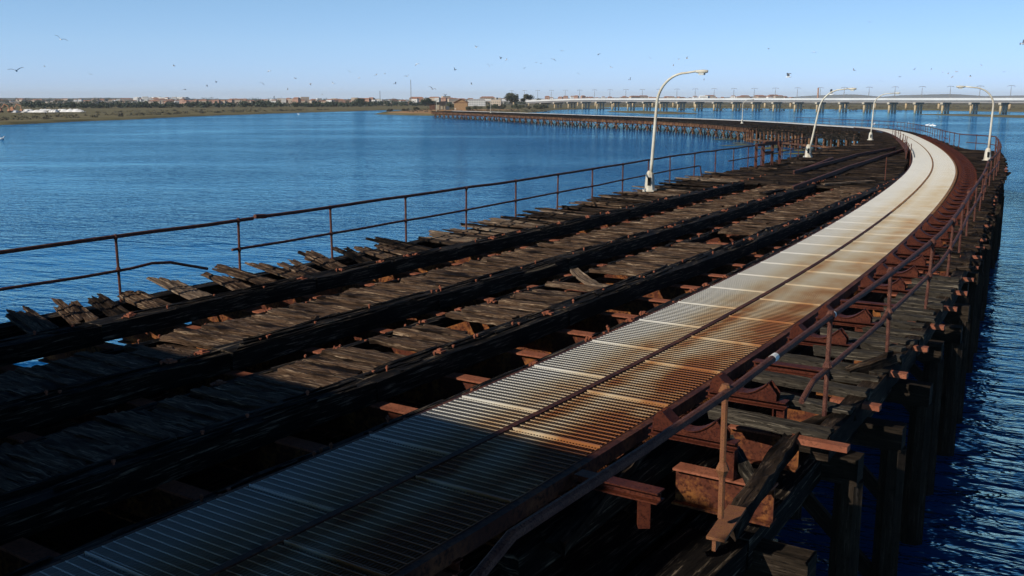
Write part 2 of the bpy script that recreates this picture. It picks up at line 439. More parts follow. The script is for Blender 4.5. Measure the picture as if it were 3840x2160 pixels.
for a in np.arange(3.0, ROWEND, GP * 2):
    b = min(a + GP * 2 - .02, ROWEND)
    decking('plank_decking', a, b, rowL(-6.30), rowL(-5.05), 'plank', holes=((12.15, 12.4), (19.3, 19.6), (28.3, 28.9)), gap_p=.02, rot=.24, ragL=.09, zj=.02, segs=8, pw=.18, jit=.020)
    decking('plank_decking', a, b, rowL(-3.70), rowL(-2.55), 'plank', gap_p=.015, rot=.24, ragL=.09, zj=.02, segs=8, pw=.18, jit=.020,
            holes=((9.75, 10.05), (11.35, 11.95), (13.1, 13.55), (14.75, 15.1), (15.5, 16.9), (21.6, 24.0), ))
for a in np.arange(19.5, ROWEND, GP * 3):             # beside the walkway the gap closes over further out
    pass
# beyond the open bays everything is planked over
EDGE = lambda s: inner_edge(s) - .05 + rnd.uniform(-.25, .12)
for a in np.arange(ROWEND, 128, 6.28):
    b = min(a + 6.26, 128)
    decking('plank_decking', a, b, EDGE, lambda s: -1.02, 'plank_dark', .25, .07, -.02, .04, 2.6, .02, .03, .05, .05, 3)
for a in np.arange(128, 404, 12):
    decking('plank_decking', a, min(a + 11.98, 404), lambda s: inner_edge(s) + (5.0 if s < 172 else .2), lambda s: -1.02, 'plank_dark', .9, .08, -.06, .05, 5, .03, .05, .1, .05, 2)
for a in np.arange(60, 404, 20):                      # strip on the outer side of the walkway
    decking('plank_decking', a, min(a + 19.98, 404), lambda s: 2.15 if s < 80 else 1.25, lambda s: outer_edge(s) - rnd.uniform(-.1, .3), 'plank_dark', .3 if a < 100 else .8, .07, .0, .05, None, .03, .03, .08, .1, 3)
for a in np.arange(20.5, 60, GP * 4):
    decking('plank_decking', a, a + GP * 4 - .02, lambda s: 2.12 + rnd.uniform(-.15, .25), lambda s: outer_edge(s) + rnd.uniform(-.35, .15), 'plank_dark', .26, .07, .0, .10, None, .025, .03, .08, .12, 5)

for off in (-8.35, -6.8, -5.85, -4.3, -3.1, -1.75, -.6, .1, .8, 1.5, 2.25):                 # added low timbers that black out the gaps and close the pier's shade
    s = -1.0
    while s < 60:
        m = MB(); d0, d1 = drift(s) * (off < -1), drift(s + 9.4) * (off < -1); m.rough(P(s, off + d0, -.80), P(s + 9.38, off + d1, -.80), .62, .3, 10, .02, .03); m.build('shade_stringer', M['char'], pier); s += 9.4
# bolts and rail chairs along the timbers, too many to count
def bolts():
    m = MB()
    for off in (-7.62, -6.44, -4.84, -3.84, -2.34, -.98):
        s = 5.0
        while s < (44 if off < -2 else 40):
            o = off + (drift(s) if off < -1.5 else 0) + rnd.uniform(-.07, .07)
            z = -.08 if off in (-6.44, -3.84) else .04 if off < -1.5 else -.03
            p = P(s, o, z + rnd.uniform(-.01, .01)); h = rnd.uniform(.02, .08)
            m.tube([p, p + Vector((0, 0, h))], .013, 6); m.tube([p + Vector((0, 0, h * .5)), p + Vector((0, 0, h * .5 + .02))], .022, 6)
            if rnd.random() < .2:
                q = P(s + .12, o, z + .005); t = P(s + .12 + .11, o, z + .005) - q; nn = Vector((t.y, -t.x, 0))
                m.obox(q + Vector((0, 0, .012)), t * rnd.uniform(.35, .6), nn * rnd.uniform(.4, .8), Vector((rnd.uniform(-.1, .1) * .02, 0, .014)))
                m.obox(q + Vector((0, 0, .03)), t * .25, nn * .25, Vector((0, 0, .02)))
            s += rnd.choice([.12, .5, .9, 1.3]) * rnd.uniform(.8, 1.25)
    tag(m.build('rail_bolts', M['rust_top'], pier), kind='stuff')
bolts()
# two steel rails of the old track that slide under the walkway
def rails():
    tr = [((36.5, -3.85), (50, -3.5), (62, -2.5), (74.5, -1.1)), ((45, -5.3), (52, -4.95), (64, -3.95), (77.5, -1.6))]
    for pts in tr:
        f = prof(pts); m = MB(); ss = np.arange(pts[0][0], pts[-1][0], 1.0)
        for a, b in zip(ss, ss[1:]):
            m.ibeam(P(a, f(a), .17), P(b + .02, f(b), .17), .10, .16, .03, 0, 0)
        m.build('track_rail', M['rust_rail'], pier)
    m = MB(); m.ibeam(P(48, -5.2, .16), P(59, -5.0, .16), .12, .16, .03); m.build('track_rail', M['rust_rail'], pier)
rails()
# outriggers under the right edge
for k in range(0, 44):
    s = 8.62 + GP * k
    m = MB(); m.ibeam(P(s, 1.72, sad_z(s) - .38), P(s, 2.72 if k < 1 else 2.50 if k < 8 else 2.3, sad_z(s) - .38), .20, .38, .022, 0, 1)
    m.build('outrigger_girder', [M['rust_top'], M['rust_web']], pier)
    m = MB()
    m.beam(P(s + .75, 2.62, -.03), P(s + .75, outer_edge(s) + .10, -.03), .12, .06)
    m.build('railing_bracket', M['rust_top'], pier)
m = MB(); m.beam(P(6.78, 2.86, -.05), P(7.45, 2.78, -.05), .15, .025); m.beam(P(6.80, 2.84, -.075), P(7.43, 2.76, -.075), .03, .10)
m.build('railing_bracket', M['rust_yellow'], pier)

def bent(s, offs, top=-.78, dense=True, mat='pile'):
    c, t = frame(s)
    b = MB(); b.beam(P(s, min(offs) - .3, top), P(s, max(offs) + .12, top), .3, .32)
    cap = b.build('trestle_bent', M[mat], pier)
    for o in offs:
        m = MB(); p = P(s, o, top - .3); m.tube([p, Vector((p.x, p.y, WATER - 1.0))], [.17, .19], 8); m.build('pile', M[mat], cap)
    for a, b_ in zip(offs, offs[1:]):
        if abs(b_ - a) > 4.5: continue
        m = MB(); m.beam(P(s, a, top - .4), P(s, b_, top - 2.2), .1, .2); m.build('brace', M[mat], cap)
    return cap
s = 4.9
while s < 128:
    L, Rr = inner_edge(s) + .4, outer_edge(s) - .25
    n = max(3, int(round((Rr - L) / 3.0)) + 1)
    bent(s, [L + (Rr - L) * k / (n - 1) for k in range(n)]); s += 6.28
s = 6.5
while s < 76:                                        # extra fender piles between the bents
    oe = outer_edge(s)
    if (s - 4.9) % 6.28 > 1.2 and (s - 4.9) % 6.28 < 5.2: bent(s, [.6, oe - 2.0, oe - .12], -.95)
    s += 2.2
s = 130.0; n_b = 0
while s < 404:
    i = inner_edge(s)
    cap = bent(s, [i + .4, 2.2] if s > 168 else [i + .4, i + 4.2, -2.5, 2.2], mat='rust_far' if s > 168 else 'pile')
    if s > 168:                                       # raking struts along the water side, a fan at each bent
        z0 = deck_z(frame(s)[0][1])
        for sg in (-1, 1):
            m = MB(); a = P(s, i + .35, -1.15); q = P(s + sg * 2.15, i + .35, 0); m.beam(a, Vector((q.x, q.y, WATER - .2)), .16, .22); m.build('brace', M['pile'], cap)
            m = MB(); q2 = P(s + sg * 2.0, i + .3, -1.0); a2 = P(s, i + .3, -1.65); m.beam(a2, q2, .1, .14); m.build('brace', M['rust_far'], cap)
    s += 4.9
# burnt-out inner strip: open joists, a low waling and stub posts
s = 128.5
while s < 172:
    i = inner_edge(s); c = MB(); c.rough(P(s, i - .1, -.25), P(s, i + 5.2, -.1), .26, .32, 6, .05, .25); jo = c.build('burnt_joist', M['char'], pier)
    m = MB(); p = P(s + .4, i + .1, -.2); m.tube([p, Vector((p.x, p.y, WATER - .6))], .14, 7); m.build('post', M['rust_far'], jo)
    m = MB(); p = P(s + .9, i + 2.1, .15 + rnd.uniform(-.2, .3)); m.tube([p, p - Vector((0, 0, 2.2))], .10, 6); m.build('post', M['pile'], jo)
    s += 1.75
for a in np.arange(128, 170, 6):
    m = MB(); m.rough(P(a, inner_edge(a) - .05, -1.9), P(a + 6.1, inner_edge(a + 6.1) - .05, -1.9), .22, .25, 4, .03, .03); m.build('waling', M['rust_far'], pier)
    m = MB(); m.rough(P(a, inner_edge(a) + .3, -.5), P(a + 6.1, inner_edge(a + 6.1) + .3, -.5), .3, .5, 8, .08, .1); m.build('waling', M['char'], pier)
# rusty fascia girder on the water side of the far reach
for a in np.arange(168, 400, 9.8):
    m = MB(); b_ = a + 9.78
    m.ibeam(P(a, inner_edge(a) + .12, -.30), P(b_, inner_edge(b_) + .12, -.30), .3, .62, .05)
    for k in range(6):
        x = a + .5 + k * 1.7; q = P(x, inner_edge(x) + .02, -.35); m.beam(q, q - Vector((0, 0, .55)), .1, .12, up=(1, 0, 0))
    m.build('edge_girder', M['rust_far'], pier)
    m = MB(); m.rough(P(a, inner_edge(a) + .3, .03), P(b_, inner_edge(b_) + .3, .03), .4, .3, 8, .05, .05); m.build('timber_baulk', M['char'], pier)
for a in np.arange(128, 404, 12):                     # outer baulks along the far reach
    m = MB(); m.rough(P(a, -1.3, .0), P(a + 11.9, -1.3, .0), .3, .3, 8, .03, .05); m.build('timber_baulk', M['char'], pier)
    m = MB(); m.rough(P(a, 2.6, -.05), P(a + 11.9, 2.6, -.05), .3, .4, 8, .03, .05); m.build('timber_baulk', M['char'], pier)

# ------------------------------------------------------------------ loose things lying on the pier
LP = []
def loose_planks():
    s = 5.6
    while s < 44:
        near = s < 18.5
        w = rnd.uniform(.30, .46) if near else rnd.uniform(.17, .30)
        dd = drift(s)
        oR = -7.84 + dd - rnd.uniform(-.02, .10); lim = inner_edge(s) - .12
        oL = lim - (rnd.uniform(-.30, .42) if near else rnd.uniform(-.25, .30))
        mid = s + w / 2; sk = rnd.uniform(.02, .30) if near else rnd.uniform(-.12, .16)
        if rnd.random() < (.93 if near else .88):
            m = MB(); za, zb = rnd.uniform(.05, .16), rnd.uniform(-.05, .01)
            if not near: za, zb = rnd.uniform(.0, .09), rnd.uniform(-.03, .02)
            pa, pb = P(mid + sk, oL, za), P(mid - sk, oR, zb)
            u = (pb - pa).normalized(); sd = Vector((-u.y, u.x, 0))
            nb = rnd.choice([3, 4, 5]) if near else 2                      # a weathered board has split into strips of unequal length
            for k in range(nb):
                ww = w / nb; c = sd * ((k - (nb - 1) / 2) * ww)
                a0 = pa + c + u * rnd.uniform(-.10, .40); b0 = pb + c - u * rnd.uniform(-.05, .25)
                m.rough(a0 + Vector((0, 0, rnd.uniform(-.012, .02))), b0, ww * rnd.uniform(.85, 1.05), rnd.uniform(.025, .055), 9, .012, .11, sag=rnd.uniform(-.015, .02), twist=rnd.uniform(-.2, .2))
            base = P(mid, (oL + oR) / 2, 0)
            ob = m.build('broken_plank', M[rnd.choice(['plank', 'plank', 'plank_pale', 'plank_dark'] if near else ['plank', 'plank_dark', 'plank_dark', 'plank_pale'])])
            for v in ob.data.vertices: v.co -= base
            ob.location = base
            LP.append(ob)
        s += w * rnd.uniform(1.5, 2.5) if near else w * rnd.uniform(1.0, 1.4)
loose_planks()
for i, o in enumerate(LP):
    tag(o, 'weathered broken plank lying across the left edge of the pier beside the railing', 'plank', 'broken planks along the left edge')
def lone(name, p0, p1, w, t, mat, label, cat='plank', **kw):
    m = MB(); m.rough(p0, p1, w, t, kw.pop('segs', 8), kw.pop('jit', .02), kw.pop('rag', .06), **kw)
    o = m.build(name, M[mat]); base = (Vector(p0) + Vector(p1)) / 2
    for v in o.data.vertices: v.co -= base
    o.location = base
    return tag(o, label, cat)
lone('warped_plank', P(16.7, -3.75, .05), P(15.65, -2.5, .0), .2, .06, 'plank_pale', 'curled bleached plank bridging an open bay of the middle track', sag=.1)
lone('warped_plank', P(15.1, -5.05, -.05), P(16.6, -4.1, .12), .09, .04, 'plank_grey', 'thin yellowish board bent up across the gap between two baulks', sag=.06)
RP = [(9.62, 1.80, 9.58, 3.03, .20), (10.45, 2.12, 10.4, 3.05, .21), (11.2, 1.72, 11.15, 3.06, .2), (11.75, 2.2, 11.85, 3.0, .18), (12.3, 1.65, 12.2, 3.02, .2), (12.85, 2.0, 13.0, 3.08, .22), (13.5, 2.25, 13.45, 3.0, .2), (14.0, 1.8, 13.95, 3.05, .2), (14.5, 2.3, 14.55, 3.1, .22), (15.1, 2.2, 15.05, 3.0, .2), (15.6, 2.35, 15.6, 3.08, .22), (16.1, 2.3, 16.1, 3.0, .2), (16.6, 2.2, 16.65, 3.05, .22), (17.2, 2.3, 17.1, 2.98, .24), (17.7, 2.35, 17.75, 3.05, .2), (18.2, 2.3, 18.2, 3.0, .22), (18.8, 2.3, 18.75, 3.06, .22), (19.3, 2.35, 19.3, 3.0, .22)]
for i, (s0, o0, s1, o1, w) in enumerate(RP):
    z = .01 + rnd.uniform(-.015, .03)
    lab = 'grey plank lying across the right edge stringers beside the walkway'
    g = 'grey planks on the right edge'
    o = lone('grey_plank', P(s0, o0 - .12, z + .02), P(s1, o1 - .08, z), w, .10, 'plank_grey', lab, rag=.025, jit=.012)
    if i == 0: o['label'] = 'nearest grey plank right of the walkway, across the open girder bay'
    else: o['group'] = g
lone('fallen_timber', P(9.42, 2.61, -.02), P(7.4, 2.76, -.12), .15, .16, 'plank_dark', 'black splintered timber slanting over the lowest rusty girder', 'timber', segs=12, rag=.14, jit=.025)
lone('fallen_timber', P(9.2, 2.02, -.10), P(8.34, 2.6, -.14), .12, .08, 'plank_grey', 'short grey timber leaning crosswise under the nearest grey plank', 'timber')
lone('fallen_timber', P(10.5, 2.9, .0), P(9.7, 2.45, -.12), .16, .14, 'plank_dark', 'dark timber stub lying under two grey planks at the right edge', 'timber')
lone('fallen_timber', P(12.6, 2.95, .16), P(11.9, 2.55, .05), .14, .12, 'plank_dark', 'dark upright tilted stub between the third and fifth grey planks', 'timber')
lone('fallen_timber', P(8.6, 1.35, -.12), P(6.3, 1.7, -.2), .16, .10, 'plank_dark', 'long dark splintered board beside the walkway under the short red beam', 'timber', segs=12)
for (s0, o0, s1, o1) in ((53.5, -6.6, 54.6, -5.6), (58, -6.9, 58.6, -5.0), (66, -6.8, 66.7, -5.2), (71, -6.4, 71.4, -4.6), (47.5, -8.2, 48, -6.6), (82, -4.8, 83, -3.2), (34.0, -4.4, 36.0, -4.1), (39, -3.2, 41.5, -1.6)):
    o = lone('stray_board', P(s0, o0, .10), P(s1, o1, .10), .22, .06, rnd.choice(['plank_pale', 'plank', 'plank_dark']), 'stray board lying loose on the dark planked deck', 'board')
    o['group'] = 'stray boards on the planked deck'

# ------------------------------------------------------------------ walkway of steel grating
walk = empty('walkway', P(6, 0, 0), 'curving two lane steel grating walkway, rust stained near and pale in the distance', 'walkway')
WL, WR, WM = -.74, 1.30, .28
ZT = .075
def panel_mesh(m, s0, s1, oL, oR, nb, detail=True):
    c, t = frame((s0 + s1) / 2); ctr = P((s0 + s1) / 2, 0, 0)
    t3 = Vector((t[0], t[1], (P(s1, 0).z - P(s0, 0).z) / (s1 - s0))); n3 = Vector((t[1], -t[0], 0)); up = n3.cross(t3).normalized()
    Lh = (s1 - s0) / 2
    def bar(u0, u1, v0, v1, z0, z1, mi=0):
        q = []
        for u in (u0, u1):
            for v in (v0, v1):
                for z in (z0, z1): q.append(ctr + n3 * u + t3 * v + up * z)
        F = [(0, 1, 3, 2), (4, 6, 7, 5), (0, 4, 5, 1), (2, 3, 7, 6), (0, 2, 6, 4), (1, 5, 7, 3)]
        U = []
        for f in F:
            U.append([((((u1 if i & 4 else u0) - WL) / (WR - WL)), (s0 + s1) / 2 + (v1 if i & 2 else v0)) for i in f])
        m.add(q, F, U, mi)
    for k in range(nb):
        v = -Lh + (k + .5) * 2 * Lh / nb
        bar(oL, oR, v - .003, v + .003, ZT - .009, ZT)
    bar(oL, oR, -Lh + .004, -Lh + .015, ZT - .04, ZT + .010)
    nr = 29 if detail else 12; wd = .0023 if detail else .006
    for k in range(nr + 1):
        u = oL + (oR - oL) * k / nr
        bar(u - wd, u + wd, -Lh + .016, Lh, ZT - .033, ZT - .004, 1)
PP = 1.535; sP = .095 - PP; cnt = 0
far = MB()
while sP < 404:
    for (a, b, sh) in ((WL, WM - .035, .6), (WM + .035, WR, 0)):
        s0 = sP + sh; s1 = s0 + PP - .008
        if cnt < 100:
            m = MB(); panel_mesh(m, s0, s1, a, b, 16); m.build('grating_panel', [M['grating'], M['grating_shade']], walk); cnt += 1
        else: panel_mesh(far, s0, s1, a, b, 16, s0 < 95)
    sP += PP
tag(far.build('grating_panel', [M['grating'], M['grating_shade']], walk), kind='stuff')
def strip(name, off, w, h, ztop, s0, s1, step, mat):
    m = MB(); s = s0
    while s < s1:
        e = min(s + step, s1); m.beam(P(s, off, ztop), P(e + .01, off, ztop), w, h); s = e
    return m.build(name, M[mat], walk)
for a, b in ((0, 30), (30, 80), (80, 160), (160, 404)):
    st = 1.5 if a < 160 else 5
    strip('centre_beam', WM, .066, .14, ZT + .012, a, b, st, 'rust_edge' if a < 30 else 'rust_gold')
    strip('edge_channel', WR + .045, .085, .14, ZT - .01, a, b, st, 'rust_edge' if a < 30 else 'rust_gold')
    strip('edge_channel', WL - .035, .05, .12 if a < 160 else .22, ZT - .012 if a < 160 else ZT + .03, a, b, st, 'rust_edge' if a < 160 else 'deck_white')
m = MB()
for k in np.arange(.9, 112, GP):
    m.ibeam(P(k, WL - .1, -.06), P(k, WR + .12, -.06), .09, .10, .012)
tag(m.build('bearer', M['rust_dark'], walk), kind='stuff')

# ------------------------------------------------------------------ pipe saddles
def saddle_mesh():
    root = empty('pipe_saddle', (0, 0, 0))
    arc = [(.13 + .64 * k / 14, .235 - .185 * math.sin(math.pi * k / 14) ** .9) for k in range(15)]
    out = [(0, 0), (0, .12), (.06, .225), (.10, .25)] + arc + [(.80, .235), (.90, .10), (.90, 0)]
    m = MB()
    for y in (-.07, .07): m.prism(out, y - .007, y + .007)
    m.build('cradle_plate', M['rust_dark'], root, local=True)
    m = MB()
    for (x0, z0), (x1, z1) in zip(arc, arc[1:]): m.beam((x0, 0, z0 + .01), (x1, 0, z1 + .01), .20, .014)
    m.build('cradle_seat', M['rust_dark'], root, local=True)
    m = MB(); m.ibeam((-.05, 0, -.002), (1.02, 0, -.002), .17, .10, .014); m.build('beam', M['rust_dark'], root, local=True)
    m = MB(); m.obox((.93, 0, -.294), (0, 0, .195), (.062, 0, 0), (0, .010, 0)); m.obox((.86, 0, -.294), (0, 0, .195), (.009, 0, 0), (0, .06, 0)); m.obox((1.0, 0, -.294), (0, 0, .195), (.009, 0, 0), (0, .06, 0))
    m.build('post', M['rust_dark'], root, local=True)
    return root
proto = saddle_mesh()
SP = [8.57 + GP * j for j in range(0, 70) if j not in (2, 5)]
amap = {}
for c in bpy.data.objects:
    if c.parent: amap.setdefault(c.parent.name, []).append(c)
for i, s in enumerate(SP):
    o = proto if i == 0 else copy_tree(proto, None, amap)
    o.location = P(s, 1.50 - .06 * (s > 20), sad_z(s)); o.rotation_euler = (0, 0, heading(s) - math.pi / 2)
    o.scale = (.84, .9, .78) if s < 16 else (.82, 1, .78)
    tag(o, 'dark red steel pipe saddle with a curved cradle standing right of the walkway', 'pipe saddle', 'pipe saddles along the walkway')
proto['label'] = 'nearest dark red pipe saddle, tall post on the lowest lit girder'
def bare(s, o0, o1, z, label):
    r = empty('bearing_beam', P(s, o0, z), label, 'beam')
    m = MB(); m.ibeam(P(s, o0, z), P(s, o1, z), .15, .10, .014); m.build('beam', M['rust_dark'], r)
    m = MB(); m.beam(P(s, o1 - .1, z - .10), P(s, o1 - .1, z - .34), .1, .1, up=(1, 0, 0)); m.build('post', M['rust_dark'], r)
bare(7.15, 1.42, 2.22, .06, 'short dark red steel beam on a post at the shadow edge')
bare(8.57 + GP * 2, 1.48, 2.35, .09, 'flat red beam without a cradle between second and third saddles')
bare(8.57 + GP * 5, 1.48, 2.35, .07, 'flat red beam without a cradle beyond the fourth saddle')

# ------------------------------------------------------------------ railings
def railing_left():
    r = empty('railing', P(10, -9.05, -.3), 'rusty two rail pipe railing along the left edge over open water', 'railing')
    ss = [10.05 + 2.77 * k for k in range(-2, 23)]
    ro = lambda s: inner_edge(s) + .08
    for i, s in enumerate(ss):
        p = P(s, ro(s), -.3); q = P(s, ro(s), 1.05); q = q + Vector((rnd.uniform(-.02, .02), rnd.uniform(-.02, .02), 0))
        m = MB(); m.tube([p, q], .024, 8)
        for z in (.50, 1.05):
            c = p.lerp(q, (z + .3) / 1.35); m.tube([c - Vector((0, 0, .045)), c, c + Vector((0, 0, .045))], [.028, .045, .028], 8)
        m.build('post', M['rust_pipe'], r)
    def run(name, s0, s1, z, rad, extra=None, wob=.012):
        pts = [P(s, ro(s), z + rnd.uniform(-wob, wob)) for s in np.arange(s0, s1, 1.34)] + [P(s1, ro(s1), z)]
        if extra: pts += extra
        m = MB(); m.tube(pts, rad, 8); m.build(name, M['rust_pipe'], r)
    run('top_rail', 4.0, 13.25, 1.05, .034); run('top_rail', 13.36, 74, 1.06, .034)
    m = MB(); m.tube([P(13.3, ro(13.3), 1.08), P(13.6, ro(13.6), 1.06)], .045, 8); m.build('coupling', M['rust_pipe'], r)
    e = lambda s, dz, do=0: P(s, ro(s) + do, dz)
    run('mid_rail', 4.0, 10.3, .48, .026, [e(10.75, .51), e(11.15, .47), e(11.55, .36), e(12.0, .24)])
    run('mid_rail', 12.65, 41.0, .50, .026, [e(41.3, .46), e(41.45, .1), e(41.5, -.1)])
    run('mid_rail', 45.2, 66, .5, .026)
railing_left()
def railing_right():
    r = empty('railing', P(7, 2.6, -.4), 'rusty pipe railing along the right edge, broken lower rail hanging near camera', 'railing')
    ro = lambda s: outer_edge(s) - .34
    ss = [7.05 + 3.165 * k for k in range(0, 21)] + [72.9, 75.2, 77.6] + list(np.arange(80.4, 200, 3.1))
    for i, s in enumerate(ss):
        zb = -.07 if i else .02
        p = P(s + (.0 if i else -.05), ro(s), zb); q = P(s, ro(s), 1.05) + Vector((rnd.uniform(-.03, .03), rnd.uniform(-.03, .03), 0))
        m = MB(); m.tube([p, q], .026, 8)
        for z in ((.50, 1.05) if i else (.42, 1.05)):
            c = p.lerp(q, (z - zb) / (1.05 - zb)); m.tube([c - Vector((0, 0, .06)), c, c + Vector((0, 0, .06))], [.03, .055, .03], 8)
        m.build('post', M['rust_yellow' if i < 1 else 'rust_pipe'], r)
    def run(name, pts, rad, mat='rust_pipe'):
        m = MB(); m.tube(pts, rad, 10); return m.build(name, M[mat], r)
    S = lambda a, b, z, st=1.54: [P(s, ro(s), z) for s in np.arange(a, b, st)] + [P(b, ro(b), z)]
    run('top_rail', [P(3.3, ro(3) + .06, -.5), P(3.35, ro(3) + .06, .6), P(3.55, ro(3) + .04, .95)] + S(4.0, 40, 1.05), .035)
    run('top_rail', S(40, 75.2, 1.05), .036); run('top_rail', S(75.2, 128, 1.05), .034); run('top_rail', S(128, 200, 1.05, 3), .034)
    run('mid_rail', [P(9.3, ro(9.3), .36)] + S(9.7, 12.9, .47, 1.0) + [P(13.15, ro(13), .53), P(13.38, ro(13), .42)], .030)
    run('mid_rail', S(13.38, 52, .50), .030); run('mid_rail', S(58, 79, .5), .028); run('mid_rail', S(88, 91, .5), .028); run('mid_rail', S(104, 190, .5, 3), .028)
    run('white_band', [P(8.20, ro(8.2), 1.05), P(8.30, ro(8.3), 1.05)], .037, 'white')
    run('white_band', [P(10.30, ro(10), 1.05), P(10.33, ro(10), 1.05)], .038, 'white')
railing_right()
def railing_walk():
    r = empty('railing', P(64, -1.1, 0), 'low bent rusty railing at the left side of the far walkway bend', 'railing')
    for k, s in enumerate(np.arange(62, 111, 3.4)):
        m = MB(); t = rnd.uniform(-.12, .18); m.tube([P(s, -1.12, -.1), P(s + t, -1.1 + rnd.uniform(-.15, .2), .95 + rnd.uniform(-.25, .1))], .026, 6); m.build('post', M['rust_rail'], r)
    for z in (.4, .62):
        m = MB(); m.tube([P(s, -1.12, z + rnd.uniform(-.02, .02)) for s in np.arange(62, 80, 2)], .025, 6); m.build('mid_rail', M['rust_rail'], r)
    m = MB()
    for a in np.arange(62, 100, 2): m.beam(P(a, -1.13, .3), P(a + 2.02, -1.13, .3), .02, .28)
    m.build('side_plate', M['rust_rail'], r)
railing_walk()
def stake(s, o, z, lean, label):
    m = MB(); m.tube([P(s, o, -.2), P(s + lean, o, z)], .022, 6); ob = m.build('iron_stake', M['rust_rail'])
    b = P(s, o, -.2)
    for v in ob.data.vertices: v.co -= b
    ob.location = b; tag(ob, label, 'stake')
stake(43.2, -1.3, .95, .05, 'lone upright rusty stake left of the walkway in front of the bend')
stake(57, -.85, 1.05, .5, 'thin rusty stake leaning over the left edge of the walkway bend')
def iron_frame():
    r = empty('iron_barrier', P(51.5, -7.6, 0), 'rusty square iron barrier standing at the left railing before the second lamp', 'barrier')
    a, b, c_, d = P(50.0, -7.9), P(51.3, -7.75), P(52.6, -7.5), P(53.9, -7.3)
    def ps(p, h, n='post'):
        m = MB(); m.beam(p + Vector((.04, 0, h)), p + Vector((.04, 0, -.1)), .12, .12, up=(1, 0, 0)); m.build(n, M['rust_rail'], r)
    for p, h in ((a, 1.15), (b, 1.2), (c_, 1.15), (d, 1.15)): ps(p, h)
    up = lambda p, z: p + Vector((0, 0, z))
    for p, q in ((up(a, 1.15), up(d, 1.15)), (up(b, 1.24), up(d, 1.2)), (up(b, .72), up(c_, .72))):
        m = MB(); m.beam(p, q, .12, .12); m.build('crossbar', M['rust_rail'], r)
    m = MB(); m.beam(up(c_, 1.2) + Vector((.35, .1, 0)), up(c_, .7) + Vector((.35, .1, 0)), .07, .07, up=(1, 0, 0)); m.build('crossbar', M['rust_rail'], r)
iron_frame()

# ------------------------------------------------------------------ street lamps on the pier
def lamp(s, o, arm_dir, H, arm, lean, label, head_flip=1, zb=0.0):
    r = empty('street_lamp', P(s, o, zb), label, 'street lamp', 'cream curved lamps along the pier')
    t = frame(s)[1]; n = Vector((t[1], -t[0], 0)); a = (n * arm_dir[0] + Vector((t[0], t[1], 0)) * arm_dir[1]).normalized()
    Z = Vector((0, 0, 1))
    m = MB()
    def ring(z0, z1, w0, w1, mi=0):
        V = []; 
        for z, w in ((z0, w0), (z1, w1)):
            for k in range(8):
                q = math.pi / 8 + k * math.pi / 4; V.append(Vector((math.cos(q) * w, math.sin(q) * w, z)))
        F = [(k, (k + 1) % 8, 8 + (k + 1) % 8, 8 + k) for k in range(8)] + [tuple(range(8))[::-1], tuple(range(8, 16))]
        m.add(V, F, [[(0, 0)] * len(f) for f in F], mi)
    ring(-.05, .05, .30, .28); ring(.05, .62, .20, .15); ring(.62, .74, .15, .075)
    m.build('base', M['lamp'], r, local=True)
    dm = MB(); e = Vector((-.28, -.96, 0)); sd = Vector((.96, -.28, 0)); dm.obox(e * .165 + Z * .36, sd * .055, e * .02, Z * .15); dm.build('door', M['black'], r, local=True)
    ld = (n * lean[0] + Vector((t[0], t[1], 0)) * lean[1])
    pts = []; zc = H - 1.15
    for k in range(7): z = .6 + (zc - .6) * k / 6; pts.append(ld * z + Z * z)
    for k in range(1, 13):
        q = math.pi / 2 * k / 12; f = k / 12
        pts.append(ld * (zc + 1.05 * math.sin(q)) + Z * (zc + 1.05 * math.sin(q)) + a * (arm * .72 * (1 - math.cos(q))))
    pts.append(pts[-1] + a * arm * .32 + Z * .06)
    m = MB(); m.tube(pts, [.062 - .026 * i / (len(pts) - 1) for i in range(len(pts))], 10); m.build('pole', M['lamp'], r, smooth=True, local=True)
    h = pts[-1]; m = MB(); b = a.cross(Z)
    V = []; rings = [(-.10, .03, .05), (.02, .055, .08), (.22, .085, .10), (.40, .03, .06)]
    for d, w, hh in rings:
        for k in range(8):
            q = 2 * math.pi * k / 8; V.append(h + a * d + b * (w * math.cos(q)) + Z * (hh * math.sin(q) * (1.0 if math.sin(q) < 0 else .45)))
    F = [(i * 8 + k, i * 8 + (k + 1) % 8, i * 8 + 8 + (k + 1) % 8, i * 8 + 8 + k) for i in range(3) for k in range(8)] + [tuple(range(8))[::-1], tuple(range(24, 32))]
    m.add(V, F, [[(0, 0)] * len(f) for f in F]); hd = m.build('lamp_head', M['lamp'], r, smooth=True, local=True)
    m = MB(); m.obox(h + a * .17 - Z * .11, a * .10, b * .06, Z * .03); m.build('lamp_glass', M['lamp_glass'], hd, local=True)
lamp(33.9, -8.5, (1, -.25), 4.30, 1.5, (.06, .0), 'tallest looking cream lamp, nearest on the left edge, arm reaching over the deck')
lamp(62.6, -6.7, (1, -.25), 4.12, 1.5, (.17, .0), 'cream lamp leaning strongly to the right beside the iron barrier')
lamp(98.3, -3.4, (1, -.2), 4.35, 1.75, (.03, .0), 'cream lamp at the far bend left of the walkway, arm to the right')
lamp(196, -9.0, (1, -.1), 4.4, 1.6, (0, .0), 'small distant cream lamp on the far reach of the pier')
lamp(61.8, 3.2, (-1, -.2), 4.2, 1.6, (.02, .0), 'cream lamp on the right edge of the pier, arm bending left over it')
lamp(352, -7.5, (1, 0), 4.3, .9, (0, 0), 'tiny cream lamp on the far pier in front of green bushes')
lamp(402, -8.0, (1, 0), 4.3, .9, (0, 0), 'tiny cream lamp on the far pier left of the brick house')

